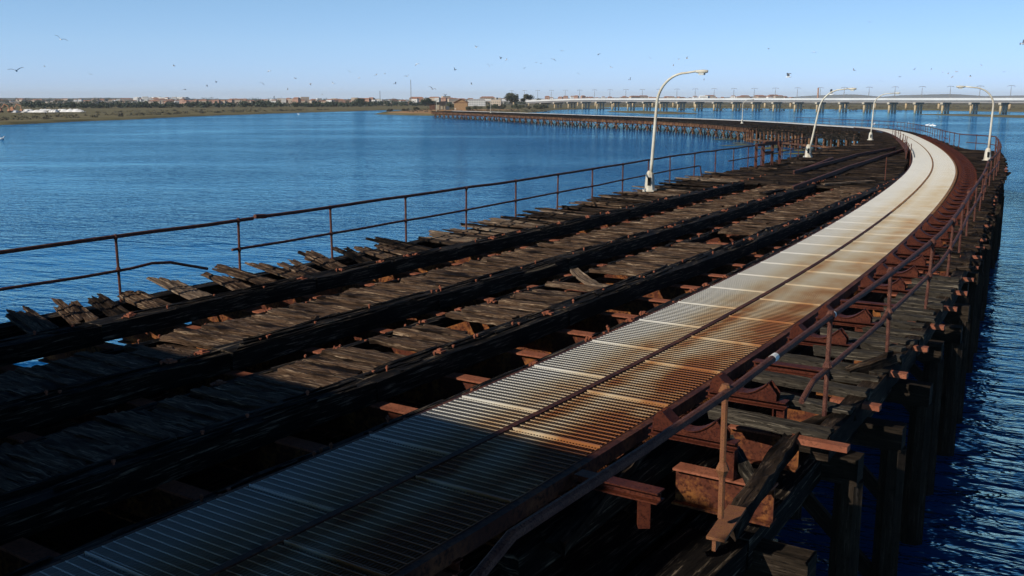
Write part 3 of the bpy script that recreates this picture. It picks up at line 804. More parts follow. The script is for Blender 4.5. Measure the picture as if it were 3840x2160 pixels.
# ------------------------------------------------------------------ loading shed behind the camera (throws the shadow over the near deck)
def loading_shed():
    c = P(-7, -6, 0); r = empty('loading_shed', c, 'tall dark loading shed on the pier behind the viewer, outside the picture', 'shed')
    def slab(s0, s1, o0, o1, z0, z1, zz1=None, name='wall'):
        m = MB(); V = [P(s0, o0, z0), P(s0, o1, z0), P(s1, o1, z0), P(s1, o0, z0)]
        zr = zz1 if zz1 is not None else z1
        V += [P(s0, o0, z1), P(s0, o1, zr), P(s1, o1, zr), P(s1, o0, z1)]
        F = [(3, 2, 1, 0), (4, 5, 6, 7), (0, 1, 5, 4), (1, 2, 6, 5), (2, 3, 7, 6), (3, 0, 4, 7)]
        m.add(V, F, [[(V[i].x, V[i].z) for i in f] for f in F]); m.build(name, M['plaster'], r)
    slab(-16, -4.0, -18, -2.07, .0, 7.47, 7.17)
    slab(-4.3, -3.95, -.63, .75, .0, 7.24, name='wall')  # added unseen block, shaped only to shade the near right rail
    slab(-3.2, .45, 3.6, 6.2, 1.5, 1.66, name='landing')
    for o in (3.7, 6.1): slab(-3.1, -2.9, o - .1, o + .1, WATER - .5, 1.5, name='post'); slab(.2, .4, o - .1, o + .1, WATER - .5, 1.5, name='post')
loading_shed()

# ------------------------------------------------------------------ water and land
def sheet(name, pts, z, mat, skirt=0.0, kind='structure'):
    import bmesh
    bm = bmesh.new(); vs = [bm.verts.new((x, y, z)) for x, y in pts]
    es = [bm.edges.new((vs[i], vs[(i + 1) % len(vs)])) for i in range(len(vs))]
    bmesh.ops.triangle_fill(bm, edges=es, use_beauty=True)
    if skirt:
        ctr = Vector((sum(p[0] for p in pts) / len(pts), sum(p[1] for p in pts) / len(pts), 0))
        lo = []
        for i, v in enumerate(vs):
            a, b = Vector(vs[i - 1].co), Vector(vs[(i + 1) % len(vs)].co); t = (b - a).normalized(); n = Vector((t.y, -t.x, 0))
            area = sum(pts[k][0] * pts[(k + 1) % len(pts)][1] - pts[(k + 1) % len(pts)][0] * pts[k][1] for k in range(len(pts)))
            if area < 0: n = -n
            q = v.co + n * 5 * skirt; lo.append(bm.verts.new((q.x, q.y, z - skirt)))
        for i in range(len(vs)):
            j = (i + 1) % len(vs); bm.faces.new((vs[i], vs[j], lo[j], lo[i]))
    bmesh.ops.recalc_face_normals(bm, faces=bm.faces)
    for f in bm.faces:
        if f.normal.z < 0: f.normal_flip()
    me = bpy.data.meshes.new(name); bm.to_mesh(me); bm.free(); me.materials.append(mat)
    o = bpy.data.objects.new(name, me); col.objects.link(o); return tag(o, kind=kind)
def jag(pts, amp, step):
    out = []
    for (a, b) in zip(pts, pts[1:]):
        a, b = Vector(a), Vector(b); n = max(1, int((b - a).length / step))
        for k in range(n):
            p = a.lerp(b, k / n); out.append((p.x + rnd.uniform(-amp, amp), p.y + rnd.uniform(-amp, amp)))
    out.append(tuple(pts[-1])); return out
m = MB(); W_ = 9000
m.add([(-W_, -600, WATER), (W_, -600, WATER), (W_, 12000, WATER), (-W_, 12000, WATER)], [(0, 1, 2, 3)], [[(0, 0)] * 4])
tag(m.build('water', M['water']), kind='structure')
bank = jag([(-420, 140), (-139.2, 272), (-136.8, 308), (-132.8, 352), (-129.5, 418), (-117.7, 485), (-95.4, 578), (-91.6, 605), (-76, 651), (-62, 700), (-35, 860)], 1.6, 14)
sheet('marsh_land', bank + jag([(60, 905), (109.5, 858), (179, 772), (232, 692), (263, 618), (285, 520), (420, 430), (900, 300)], 2.5, 18) + [(1600, 700), (1300, 1250), (-1600, 1250), (-1500, 300)], -2.95, M['marsh'], .6)
sheet('far_land', [(-1600, 1245), (1400, 1245), (9000, 6000), (9000, 12000), (-9000, 12000), (-9000, 5000)], -2.7, M['far_land'])
spit = jag([(-62, 463.5), (-52.6, 451), (-42, 432), (-33, 424), (-26, 432), (-10, 470), (-4, 509), (5, 509.5), (16.6, 578), (25.6, 651), (44, 695), (72, 746)], 1.2, 10)
sheet('spit_land', spit + [(60, 880), (-20, 890), (-40, 760), (-52, 690), (-60, 613), (-63.7, 547), (-64, 505)], -2.9, M['marsh'], .6)
sheet('earth_bank', jag([(-58, 470), (-43, 446), (-30, 436), (-16, 475), (-12, 530), (-20, 560), (4, 575), (2, 600), (-28, 612), (-50, 600), (-57, 520), (-58, 470)], 1.5, 9)[:-1], -2.72, M['earth'], .25)
sheet('mud_bar', jag([(54, 560), (58, 515), (70, 464), (86.5, 473), (86, 521), (74, 580), (54, 560)], 1.5, 9)[:-1], -3.2, M['marsh'], .35)
sheet('mud_bar', jag([(186, 455), (188, 414), (191, 374), (260, 330), (270, 380), (212, 420), (203, 446), (186, 455)], 1.5, 9)[:-1], -3.25, M['marsh'], .35)
def hill(name, y, h, x0, x1, seed, base=-2.7):
    r = random.Random(seed); xs = np.linspace(x0, x1, 80); ph = [(r.uniform(.5, 7), r.uniform(0, 6.3), r.uniform(.2, 1)) for _ in range(7)]
    m = MB(); V = []
    for i, x in enumerate(xs):
        f = i / 79; q = sum(a * math.sin(k * f * 6.3 + p) for k, p, a in ph) / 3.5
        e = math.sin(math.pi * f) ** .5; z = base + h * e * (.62 + .38 * q)
        V += [(x, y - 420, base - 2), (x, y, z), (x, y + 600, z * .9)]
    F = []
    for i in range(79):
        for k in range(2): F.append((i * 3 + k, i * 3 + 3 + k, i * 3 + 4 + k, i * 3 + 1 + k))
    m.add(V, F, [[(0, 0)] * 4 for _ in F]); tag(m.build(name, M['hill'], None, True), kind='structure')
hill('hills', 2900, 13, -2300, -520, 3); hill('hills', 3600, 9, -1700, 900, 8); hill('hills', 4300, 16, -500, 1700, 5)
hill('hills', 6200, 46, 900, 4300, 9); hill('hills', 7600, 30, -300, 5200, 12)

# ------------------------------------------------------------------ leaves
def leaves(m, c, rad, n, size, r, squash=.75):
    for _ in range(n):
        d = Vector((r.gauss(0, 1), r.gauss(0, 1), r.gauss(0, 1))).normalized() * (r.random() ** .45)
        p = Vector(c) + Vector((d.x * rad, d.y * rad, d.z * rad * squash))
        a = Vector((r.gauss(0, 1), r.gauss(0, 1), r.gauss(0, .7))).normalized() * size * r.uniform(.6, 1.2); b = a.orthogonal().normalized() * size * r.uniform(.4, .9)
        m.add([p - a, p - b * .8, p + a * .9, p + b], [(0, 1, 2, 3)], [[(0, 0), (1, 0), (1, 1), (0, 1)]])
def tree(x, y, z, H, Wd, label, mat='leaf', group=None, lobes=9, n=130, seed=1, size=.42, name='tree', cat='tree'):
    r = random.Random(seed); root = empty(name, (x, y, z), label, cat, group)
    t = MB(); top = Vector((r.uniform(-.3, .3), 0, H * .55)); t.tube([(0, 0, -.3), (r.uniform(-.2, .2), 0, H * .28), top], [H * .035, H * .027, H * .014], 7)
    m = MB()
    for k in range(lobes):
        an = 2 * math.pi * k / lobes + r.uniform(-.4, .4); rr = Wd * .5 * r.uniform(.25, .72); zz = H * r.uniform(.48, .86)
        c = Vector((math.cos(an) * rr, math.sin(an) * rr, zz)); t.tube([top * .6, c], [H * .012, H * .005], 5)
        leaves(m, c, Wd * r.uniform(.16, .27), n, size, r)
    leaves(m, (0, 0, H * .8), Wd * .24, n, size, r)
    t.build('trunk', M['bark'], root, local=True); m.build('crown', M[mat], root, local=True)
    return root
def bush(x, y, z, H, Wd, label, mat, seed, group=None, n=170, size=.26):
    r = random.Random(seed); root = empty('bush', (x, y, z), label, 'bush', group); m = MB(); t = MB()
    for k in range(6):
        c = Vector((r.uniform(-.36, .36) * Wd, r.uniform(-.3, .3) * Wd, H * r.uniform(.3, .68))); leaves(m, c, Wd * r.uniform(.16, .26), n // 2, size, r, min(1.2, H / Wd * 1.3)); t.tube([(0, 0, -.2), c], [.06, .02], 5)
    m.build('foliage', M[mat], root, local=True); t.build('stem', M['bark'], root, local=True)
tree(-.6, 738, -2.6, 10.6, 12.5, 'largest dark eucalyptus tree behind the left end of the bridge', 'leaf_grey', None, 11, 170, 3, .5)
tree(10.9, 742, -2.6, 9.8, 9.5, 'round tree right of the largest eucalyptus behind the bridge end', 'leaf_grey', None, 9, 160, 5, .48)
tree(20.5, 760, -2.6, 6.6, 7, 'low tree right of two big trees behind the bridge', 'leaf_grey', None, 7, 100, 6, .45)
tree(-60.5, 720, -2.7, 6.6, 10, 'dark round tree behind the tin roofed shed', 'leaf_dark', None, 9, 150, 8, .45)
tree(-121, 800, -2.7, 6.5, 10, 'dark green tree on the far bank left of the pier end', 'leaf_dark', None, 9, 130, 9, .45)
bush(-36.5, 598, -2.7, 4.6, 6.0, 'bright green bush between tin roofed shed and brick house', 'leaf', 11)
bush(-31.8, 600, -2.7, 3.6, 3.4, 'green bush touching left wall of the brick house', 'leaf', 12)
bush(-17.8, 522, -2.75, 3.4, 6.5, 'big grey brown bush in front of the brick house', 'leaf_grey', 13)
bush(-23.5, 540, -2.72, 2.4, 3.0, 'small grey bush at the right corner of the brick house', 'leaf_grey', 14)
bush(-61, 500, -2.85, 1.8, 3.4, 'dark brown bush on the tip of the earth spit', 'scrub', 15)
bush(-55.5, 520, -2.72, 1.4, 4.0, 'low brown bush between spit tip and shed', 'scrub', 16)
bush(-50.5, 530, -2.72, 2.3, 3.2, 'grey bush beside the left end of the shed', 'leaf_grey', 17)
for k in range(26):
    r_ = random.Random(100 + k); x = r_.uniform(-16, 22); y = 600 + r_.uniform(0, 120)
    bush(x, y, -2.75, r_.uniform(1.6, 3.6), r_.uniform(3, 6.5), 'dull green bush in the scrub between brick house and bridge', ['leaf', 'leaf_grey', 'scrub', 'leaf_grey'][k % 4], 200 + k, 'bushes between house and bridge', 90, .4)
def treeline(name, rows, mat, seed):
    r = random.Random(seed); m = MB()
    for (x0, y0, x1, y1, n, h0, h1, w) in rows:
        for k in range(n):
            f = (k + r.random()) / n; x = x0 + (x1 - x0) * f + r.uniform(-4, 4); y = y0 + (y1 - y0) * f + r.uniform(-25, 25); h = r.uniform(h0, h1)
            for q in range(3): leaves(m, (x + r.uniform(-.4, .4) * w, y, -2.9 + h * r.uniform(.35, .72)), w * .42, 26, .75, r, min(1.1, h / w))
    return tag(m.build(name, M[mat]), kind='stuff')
treeline('treeline', [(-480, 640, -160, 800, 120, 3.2, 5.2, 6), (-320, 690, -120, 860, 90, 3.0, 4.6, 6), (-160, 800, -70, 980, 60, 3.0, 5.0, 6)], 'leaf_dark', 21)
treeline('treeline', [(-900, 1300, 0, 1500, 150, 4, 8, 9), (-900, 1700, -400, 1900, 90, 6, 10, 12), (-300, 1150, 60, 1150, 90, 4, 7.5, 8), (150, 1250, 800, 1200, 80, 5, 9, 9)], 'leaf_dark', 22)
def scrub():
    r = random.Random(31); m = MB()
    B = [(-300, 196), (-143, 285), (-140, 320), (-136, 365), (-133, 425), (-122, 492), (-100, 585)]
    for row, (dx, dy) in enumerate(((-10, 14), (-26, 30), (-60, 60))):
        for (a, b) in zip(B, B[1:]):
            n = int(math.hypot(b[0] - a[0], b[1] - a[1]) / 2.2)
            for k in range(n):
                if r.random() < (.3, .5, .72)[row]: continue
                f = (k + r.random()) / n; x = a[0] + (b[0] - a[0]) * f + dx + r.uniform(-4, 4); y = a[1] + (b[1] - a[1]) * f + dy + r.uniform(-3, 3)
                leaves(m, (x, y, -2.75), r.uniform(.8, 1.8), 26, .28, r, .5)
    for k in range(180): leaves(m, (r.uniform(-55, 20), r.uniform(470, 600), -2.7), r.uniform(.5, 1.3), 14, .25, r, .5)
    for k in range(420): leaves(m, (r.uniform(100, 420), r.uniform(560, 1000), -2.8), r.uniform(1, 2.5), 10, .5, r, .35)
    tag(m.build('scrub', M['scrub']), kind='stuff')
scrub()
def weeds():
    r = random.Random(41); m = MB()
    for (x, y) in ((37.1, 155), (41, 176), (42.4, 161), (46.4, 158), (42, 170), (37.4, 171), (36, 140), (38.5, 133), (40.5, 128), (35, 126), (39, 146), (33, 150), (41, 139), (43, 134), (37, 121), (41, 121)):
        for k in range(5):
            a, b = r.uniform(.5, 1.8), r.uniform(.3, .8); px, py = x + r.uniform(-2.2, 2.2), y + r.uniform(-2.2, 2.2)
            V = [(px + math.cos(t * .785) * a * r.uniform(.7, 1.2), py + math.sin(t * .785) * b * r.uniform(.7, 1.2), WATER + .03) for t in range(8)] + [(px, py, WATER + .10)]
            m.add(V, [(t, (t + 1) % 8, 8) for t in range(8)], [[(0, 0)] * 3] * 8)
    tag(m.build('floating_weed', M['weed']), kind='stuff')
weeds()

# ------------------------------------------------------------------ road bridges
BD = Vector((-.6455, .7638, 0)); BN = Vector((.7638, .6455, 0))
def bridge(name, p0, t0, t1, width, ztop, pier_pos, label, ncol, crad, colpos, ground=WATER - .5, end_drop=0.0):
    r = empty(name, (p0.x, p0.y, WATER), label, 'bridge')
    zt = lambda t: ztop - end_drop * max(0, (t - (t1 - 70)) / 70) ** 1.6
    q = lambda t, b, z: p0 + BD * t + BN * b + Vector((0, 0, z))
    ts = np.linspace(t0, t1, 34)
    for (b, w, dz, h, nm, mt) in ((0, .35, 0, 1.15, 'parapet', 'deck_white'), (width, .35, 0, 1.1, 'parapet', 'deck_white'), (width / 2, width - .2, -1.05, .35, 'deck', 'girder_grey'), (.75, .5, -1.42, .75, 'girder', 'girder_grey'), (width - .75, .5, -1.42, .75, 'girder', 'girder_grey'), (width / 2, .5, -1.42, .75, 'girder', 'girder_grey')):
        m = MB()
        for a, c in zip(ts, ts[1:]): m.beam(q(a, b, zt(a) + dz), q(c, b, zt(c) + dz), w, h)
        m.build(nm, M[mt], r)
    for t in pier_pos:
        if not t0 < t < t1: continue
        zc = zt(t) - 2.18
        if ncol > 1:
            m = MB(); m.beam(q(t, -.7, zc), q(t, width + .2, zc), 1.3, .95); cap = m.build('pier_cap', M['concrete'], r)
        for k in range(ncol):
            b = colpos[k]; c = q(t, b, 0); m = MB()
            m.tube([(c.x, c.y, zc - (.9 if ncol > 1 else 0)), (c.x, c.y, ground)], crad, 12)
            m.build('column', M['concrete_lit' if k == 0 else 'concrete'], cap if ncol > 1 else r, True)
    return r
p1 = Vector((229.5, 473.3, 0))
bridge('road_bridge', p1, -175, 340, 8.0, 3.9, [14.1 * k - 170 for k in range(0, 36)], 'long low white road bridge on rows of triple concrete columns', 3, .55, (.6, 3.7, 6.6), end_drop=1.5)
p2 = Vector((239, 717, 0))
bridge('road_bridge', p2, -330, 420, 8, 3.1, [23.0 * k - 320 for k in range(0, 32)], 'second road bridge behind the nearer white one, on single slim columns', 1, .75, (2.0,))
def bl_mesh():
    r = empty('bridge_lamp', (0, 0, 0)); m = MB(); m.tube([(-.35, 0, 0), (.08, 0, 9.6)], [.16, .07], 6); m.tube([(.45, 0, 0), (.08, 0, 9.6)], [.10, .06], 6); m.build('pole', M['girder_grey'], r, local=True)
    m = MB(); m.tube([(-2.3, 0, 9.1), (-1.9, 0, 9.55), (0, 0, 9.75), (2.1, 0, 9.55), (2.5, 0, 9.1)], .13, 6); m.build('arm', M['girder_grey'], r, local=True); return r
bl = bl_mesh(); bmap = {}
for c in bpy.data.objects:
    if c.parent == bl: bmap.setdefault(bl.name, []).append(c)
for k in range(30):
    o = bl if k == 0 else copy_tree(bl, None, bmap); t = -190 + k * 19.5
    pp = p2 + BD * t + BN * 4; o.location = (pp.x, pp.y, 2.0); o.rotation_euler = (0, 0, rnd.uniform(-.04, .04))
    tag(o, 'tall double armed lamp standing on the road bridge deck', 'street lamp', 'double armed lamps along the bridge')
def vehicle(t, L, h, mat, label, cat, name):
    r = empty(name, (0, 0, 0), label, cat); pp = p1 + BD * t + BN * 3.0; r.location = (pp.x, pp.y, 2.86); r.rotation_euler = (0, 0, math.atan2(BD.y, BD.x))
    m = MB(); m.prism([(-L / 2, .35), (-L / 2, h), (L * .40, h), (L * .5, h * .55), (L / 2, .35)], -1.1, 1.1); m.build('body', M[mat], r, local=True)
    m = MB(); m.box(-L * .42, L * .36, -1.115, 1.115, h * .58, h * .8); m.build('window', M['window'], r, local=True)
    for x in (-L * .32, L * .32):
        for y in (-1.0, 1.0):
            m = MB(); m.tube([(x, y - .12, .4), (x, y + .12, .4)], .4, 10); m.build('wheel', M['black'], r, local=True)
vehicle(178, 7.0, 2.5, 'wall_white', 'white lorry on the bridge left of the nearest pier lamp', 'lorry', 'lorry')
vehicle(-30, 5.0, 2.1, 'wall_white', 'white van on the bridge near the right edge', 'van', 'van')
vehicle(-44, 4.4, 1.9, 'wall_white', 'white car behind the van at the right end of the bridge', 'car', 'car')

# ------------------------------------------------------------------ islet buildings
def brick_house():
    r = empty('brick_house', (-27.8, 545, -2.75), 'tan brick house with gable front on the earth spit at the pier end', 'house')
    m = MB(); m.prism([(-3.6, -.4), (-3.6, 4.3), (0, 6.0), (3.6, 4.3), (3.6, -.4)], 0, 8.5); m.build('wall', M['brick'], r, local=True)
    m = MB()
    for sg in (-1, 1): m.beam((sg * 2.05, -.5, 5.33), (sg * 2.05, 9, 5.33), 4.75, .18, up=(sg * .43, 0, .9))
    m.build('roof', M['roof_tile'], r, local=True)
    m = MB(); m.box(-3.7, 3.7, -.12, 0.003, 4.1, 4.36); m.build('cornice', M['roof_tile'], r, local=True)
    m = MB(); m.box(-3.3, -2.8, -.04, .0, .6, 1.2); m.build('window', M['wall_white'], r, local=True)
brick_house()
def tin_shed():
    r = empty('open_shed', (-42.5, 588, -2.75), 'open sided shed with sloping black tin roof left of the brick house', 'shed')
    m = MB(); m.beam((-7.2, 2.5, 3.15), (1.0, 2.5, 4.6), 7, .22); m.beam((1.0, 2.5, 4.6), (3.9, 2.5, 5.0), 7, .22); m.build('roof', M['shed_dark'], r, local=True)
    m = MB(); m.box(-.2, 3.8, -.9, -.75, 2.85, 4.75); m.build('fascia', M['shed_dark'], r, local=True)
    m = MB(); m.box(-5.9, -2.8, -.3, 5, -.3, 3.1); m.build('wall', M['shed_wood'], r, local=True)
    m = MB(); m.box(-2.8, 3.2, -.1, .05, -.3, 2.85); m.build('screen', M['shed_pale'], r, local=True)
    for x in (-2.8, 0, 2, 3.5):
        m = MB(); m.box(x - .1, x + .1, -.5, -.3, -.3, 4.0); m.build('post', M['shed_wood'], r, local=True)
tin_shed()
m = MB(); m.box(-1, 1, -1, 1, -.2, 1.9); m.box(-1.05, 1.05, -1.05, 1.05, 1.9, 2.0); m.box(-.95, -.2, -1.03, -1, .2, 1.7)
o = m.build('hut', M['window']); o.location = (-36.9, 575, -2.7); tag(o, 'small dark blue hut between shed and brick house', 'hut')

# ------------------------------------------------------------------ town along the far shore
def cam_pt(px, D): return (px - 1920) / 3700 * D
def house_mesh(w, d, h, rh, wm, rm, gable=True, win=True):
    m = MB(); m.box(-w / 2, w / 2, 0, d, -1.5, h, 0)
    if rh > 0:
        V = [(-w / 2 - .3, -.3, h + .02), (w / 2 + .3, -.3, h + .02), (w / 2 + .3, d + .3, h + .02), (-w / 2 - .3, d + .3, h + .02), (-w * .36, d / 2, h + rh), (w * .36, d / 2, h + rh)]
        F = [(0, 1, 5, 4), (1, 2, 5), (2, 3, 4, 5), (3, 0, 4), (3, 2, 1, 0)]
        m.add(V, F, [[(0, 0)] * len(f) for f in F], 1)
    else: m.box(-w / 2 - .1, w / 2 + .1, -.1, d + .1, h, h + .4, 1)
    if win:
        x = -w / 2 + 1.0
        while x < w / 2 - 1.2:
            for z in np.arange(.9, h - 1.2, 2.9): m.box(x, x + .9, -.06, .0, z, z + 1.2, 2)
            x += 2.6
    return m
kinds = {}
for key, args in {'white_block': (9, 8, 6.2, 0, 'wall_white', 'wall_white'), 'white_tiled': (9, 8, 4.2, 1.6, 'wall_white', 'roof_red'), 'terrace': (22, 9, 5.4, 2.0, 'wall_cream', 'roof_red'),
                  'red_house': (10, 8, 5.2, 2.0, 'wall_red', 'roof_red'), 'cream_block': (14, 9, 7.8, 0, 'wall_cream', 'roof_grey'), 'long_white': (26, 10, 8.4, 1.4, 'wall_white', 'roof_grey'), 'low_shed': (34, 8, 3.0, .8, 'wall_cream', 'roof_grey')}.items():
    m = house_mesh(*args); ob = m.build('town_house', [M[args[4]], M[args[5]], M['window']]); kinds[key] = ob
used = set()
def place(key, px, D, z, rz, label, group, sc_=1.0):
    o = kinds[key]
    if key in used: o = o.copy(); col.objects.link(o)
    used.add(key); o.location = (cam_pt(px, D), D, z); o.rotation_euler = (0, 0, rz); o.scale = (sc_, sc_, sc_)
    tag(o, label, 'house', group)
hr = random.Random(5)
Z = lambda py, D: 3.3 - (py - 372) * D / 3700
def scatter(n, x0, x1, d0, d1, py0, py1, keys, label, group, s0=.8, s1=1.15):
    for k in range(n):
        D = hr.uniform(d0, d1); px = x0 + (x1 - x0) * (k + hr.random()) / n
        place(hr.choice(keys), px, D, max(-2.7, Z(hr.uniform(py0, py1), D)), hr.uniform(-.5, .5), label, group, hr.uniform(s0, s1))
scatter(14, 20, 300, 1450, 1650, 388, 383, ['terrace', 'low_shed', 'white_tiled'], 'long pale low house on the far left shore above the tree belt', 'long pale houses on the left shore', .55, .85)
scatter(30, 250, 560, 1500, 1800, 388, 379, ['white_block', 'white_tiled', 'terrace', 'low_shed'], 'pale house on the left shore below the wooded rise', 'pale houses below the wooded rise', .5, .8)
scatter(70, 530, 725, 1600, 1900, 384, 374, ['white_block', 'white_block', 'white_tiled'], 'white house in the bright cluster on the left skyline', 'white hill town houses', .7, 1.0)
scatter(46, 590, 1010, 1250, 1450, 391, 384, ['terrace', 'red_house', 'red_house', 'terrace', 'white_tiled'], 'terracotta roofed house in the long row on the left shore', 'terracotta roofed row houses', .5, .75)
scatter(52, 1030, 1590, 1000, 1350, 391, 380, ['red_house', 'white_tiled', 'terrace', 'cream_block', 'red_house', 'white_block'], 'house in the town behind the channel left of the pier end', 'houses left of the pier end', .45, .75)
scatter(30, 1560, 1910, 1000, 1350, 388, 376, ['cream_block', 'white_block', 'terrace', 'red_house', 'white_tiled'], 'house in the town seen between brick house and bridge', 'houses behind the brick house', .45, .8)
place('long_white', 1790, 930, -2.6, .1, 'longest white block with grey roof right of the brick house', None, .62)
place('cream_block', 1860, 960, -2.6, -.1, 'pinkish flat block right of the long white one', None, .7)
scatter(44, 2040, 2960, 1500, 1900, 374, 369, ['red_house', 'terrace', 'red_house', 'white_tiled'], 'terracotta roofed house showing just above the bridge parapet', 'roofs above the bridge parapet', .55, .85)
def mast(px, D, H, label):
    m = MB(); x = cam_pt(px, D)
    for k in range(3):
        a = 2 * math.pi * k / 3; m.tube([(math.cos(a) * .6, math.sin(a) * .6, -3), (math.cos(a) * .15, math.sin(a) * .15, H)], .12, 5)
    for z in np.arange(1, H, 2.5): m.tube([(-.45, 0, z), (.45, 0, z + 1.2)], .07, 4)
    o = m.build('lattice_mast', M['girder_grey']); o.location = (x, D, -2.7); tag(o, label, 'mast')
mast(1548, 1000, 25, 'taller lattice mast on the town skyline left of the shed')
mast(1434, 1000, 14, 'shorter lattice mast on the skyline left of the taller one')
m = MB(); m.tube([(0, 0, -3), (0, 0, 16)], [.9, .7], 10); o = m.build('chimney_stack', M['wall_red']); o.location = (cam_pt(3046, 900), 900, -2.7); tag(o, 'red brick chimney stack standing behind the bridge', 'chimney')

# salt heaps and diggers on the left marsh
def heap(px0, px1, D, h, label, group=None):
    w = (px1 - px0) / 3700 * D; m = MB(); n = 14; V = []
    for i in range(n + 1):
        f = i / n; hh = h * (.75 + .25 * math.sin(i * 1.7 + px0)) * min(1, 6 * f, 6 * (1 - f))
        V += [(f * w, -2.2, -.3), (f * w, -.8, hh * .9), (f * w, .6, hh), (f * w, 3, -.3)]
    F = [(i * 4 + k, i * 4 + 4 + k, i * 4 + 5 + k, i * 4 + 1 + k) for i in range(n) for k in range(3)]
    m.add(V, F, [[(0, 0)] * 4 for _ in F]); o = m.build('salt_heap', M['salt'], None, True); o.location = (cam_pt(px0, D), D, -2.9); tag(o, label, 'heap', group)
heap(-6, 10, 470, 1.1, 'white salt heap cut by the left border of the picture'); heap(76, 96, 480, 1.2, 'short white salt heap beside the second digger')
heap(100, 206, 485, 1.3, 'longest white salt heap on the left marsh'); heap(210, 246, 490, 1.5, 'middle white salt heap right of the longest one'); heap(249, 342, 500, 1.7, 'white salt heap with a pointed right end')
heap(118, 152, 560, .9, 'thin white salt strip behind the longest heap', 'salt strips in the back row'); heap(172, 224, 565, .9, 'thin white salt strip behind the longest heap', 'salt strips in the back row'); heap(240, 280, 570, .9, 'thin white salt strip behind the right heaps', 'salt strips in the back row'); heap(288, 332, 570, .9, 'thin white salt strip behind the right heaps', 'salt strips in the back row')
def digger(px, D, label, fl=1):
    r = empty('digger', (cam_pt(px, D), D, -2.9), label, 'digger')
    m = MB(); m.box(-1.5, 1.5, -1, 1, 0, .7); m.build('track', M['black'], r, local=True)
    m = MB(); m.box(-1.4, 1.2, -.9, .9, .75, 1.7); m.box(-.2, .9, -.8, .2, 1.7, 2.6); m.build('body', M['digger'], r, local=True)
    m = MB(); m.tube([(fl * 1.0, 0, 1.4), (fl * 2.6, 0, 3.9), (fl * 4.4, 0, 3.0), (fl * 4.7, 0, 1.3)], .24, 6); m.obox((fl * 4.6, 0, 1.0), (.5, 0, 0), (0, .5, 0), (0, 0, .4)); m.build('boom', M['digger'], r, local=True)
digger(27, 478, 'orange digger beside the salt heap nearest the left border'); digger(74, 482, 'orange digger with arm raised over the short salt heap', 1)

# ------------------------------------------------------------------ gulls
def gull_mesh(flap, sweep=.12):
    root = empty('gull', (0, 0, 0)); m = MB()
    prof_ = [(-.30, .012), (-.20, .05), (-.05, .075), (.10, .07), (.19, .045), (.23, .04), (.28, .02), (.33, .006)]
    m.tube([(0, y, .01 * (i > 4)) for i, (y, _) in enumerate(prof_)], [r_ for _, r_ in prof_], 8)
    m.add([(-.05, -.28, 0), (.05, -.28, 0), (.09, -.40, 0), (-.09, -.40, 0)], [(0, 1, 2, 3)], [[(0, 0)] * 4]); m.build('body', M['gull_white'], root, True, local=True)
    for sg in (-1, 1):
        m = MB(); V = []
        for (x, a, b, z) in ((.03, .11, -.10, .03), (.28, .15, -.06, .03 + .28 * flap), (.46, .10, -.06, .03 + .33 * flap), (.66, -.02, -.10, .03 + .26 * flap)):
            V += [(sg * x, a - sweep * x, z), (sg * x, b - sweep * x, z - .01), (sg * x, (a + b) / 2 - sweep * x, z + .018)]
        F = []
        for i in range(3):
            for (p, q) in ((0, 2), (2, 1), (1, 0)): F.append((i * 3 + p, i * 3 + 3 + p, i * 3 + 3 + q, i * 3 + q))
        F.append((9, 10, 11)); m.add(V, F, [[(0, 0)] * len(f) for f in F]); m.build('wing', M['gull_grey'], root, local=True)
    return root
gulls = [gull_mesh(.55), gull_mesh(1.15), gull_mesh(.1), gull_mesh(-.5)]; gm = {}
for c in bpy.data.objects:
    if c.parent in gulls: gm.setdefault(c.parent.name, []).append(c)
gu = set()
def gull(dx, dy, D, v, yaw, roll, label, group=None, sc_=1.0):
    g = gulls[v]; o = g
    if v in gu: o = copy_tree(g, None, gm)
    gu.add(v); px, py = dx * 1.4907, dy * 1.4907
    o.location = ((px - 1920) / 3700 * D, D, 3.3 + (372 - py) / 3700 * D); o.rotation_euler = (R(rnd.uniform(-12, 12)), R(roll), R(yaw)); o.scale = (sc_,) * 3
    tag(o, label, 'gull', group)
gull(185, 106, 105, 0, 35, 24, 'dark gull high at the upper left of the sky, banking')
gull(70, 181, 88, 0, 15, -8, 'gull gliding low near the left border of the picture')
gull(1968, 196, 105, 1, 60, 0, 'white gull with raised wings right of the nearest lamp')
gull(2537, 117, 120, 1, 100, 30, 'gull banking near the right border high in the sky')
gull(1092, 225, 150, 0, -20, 20, 'two winged dark gull just above the shed roof')
gull(2077, 238, 95, 1, 70, 10, 'white bellied gull under the head of the leaning lamp')
spots = [(1275, 155), (1260, 149), (1203, 128), (1231, 170), (1717, 150), (1683, 166), (1916, 126), (693, 180), (458, 168), (138, 170), (2156, 61), (2574, 162), (2552, 160), (1356, 166), (1412, 135), (1055, 163), (974, 186), (955, 191), (950, 193), (890, 183), (1628, 150), (1695, 152), (2030, 137), (2130, 180), (2320, 176), (2346, 186), (2361, 190), (2380, 186), (2375, 194), (2370, 199), (2415, 196), (2500, 180), (2560, 203), (2280, 180), (2240, 195), (2196, 205), (560, 206), (537, 216), (620, 223), (675, 210), (735, 228), (790, 214), (822, 240), (845, 212), (910, 200), (1030, 195), (1120, 240), (1150, 180), (1320, 178), (1390, 155), (1450, 190), (1530, 175), (1580, 200), (2440, 168), (2570, 190), (1760, 205), (1500, 143), (700, 245), (870, 225), (1000, 215), (755, 200), (480, 225), (350, 205), (250, 190), (1350, 160), (1190, 215)]
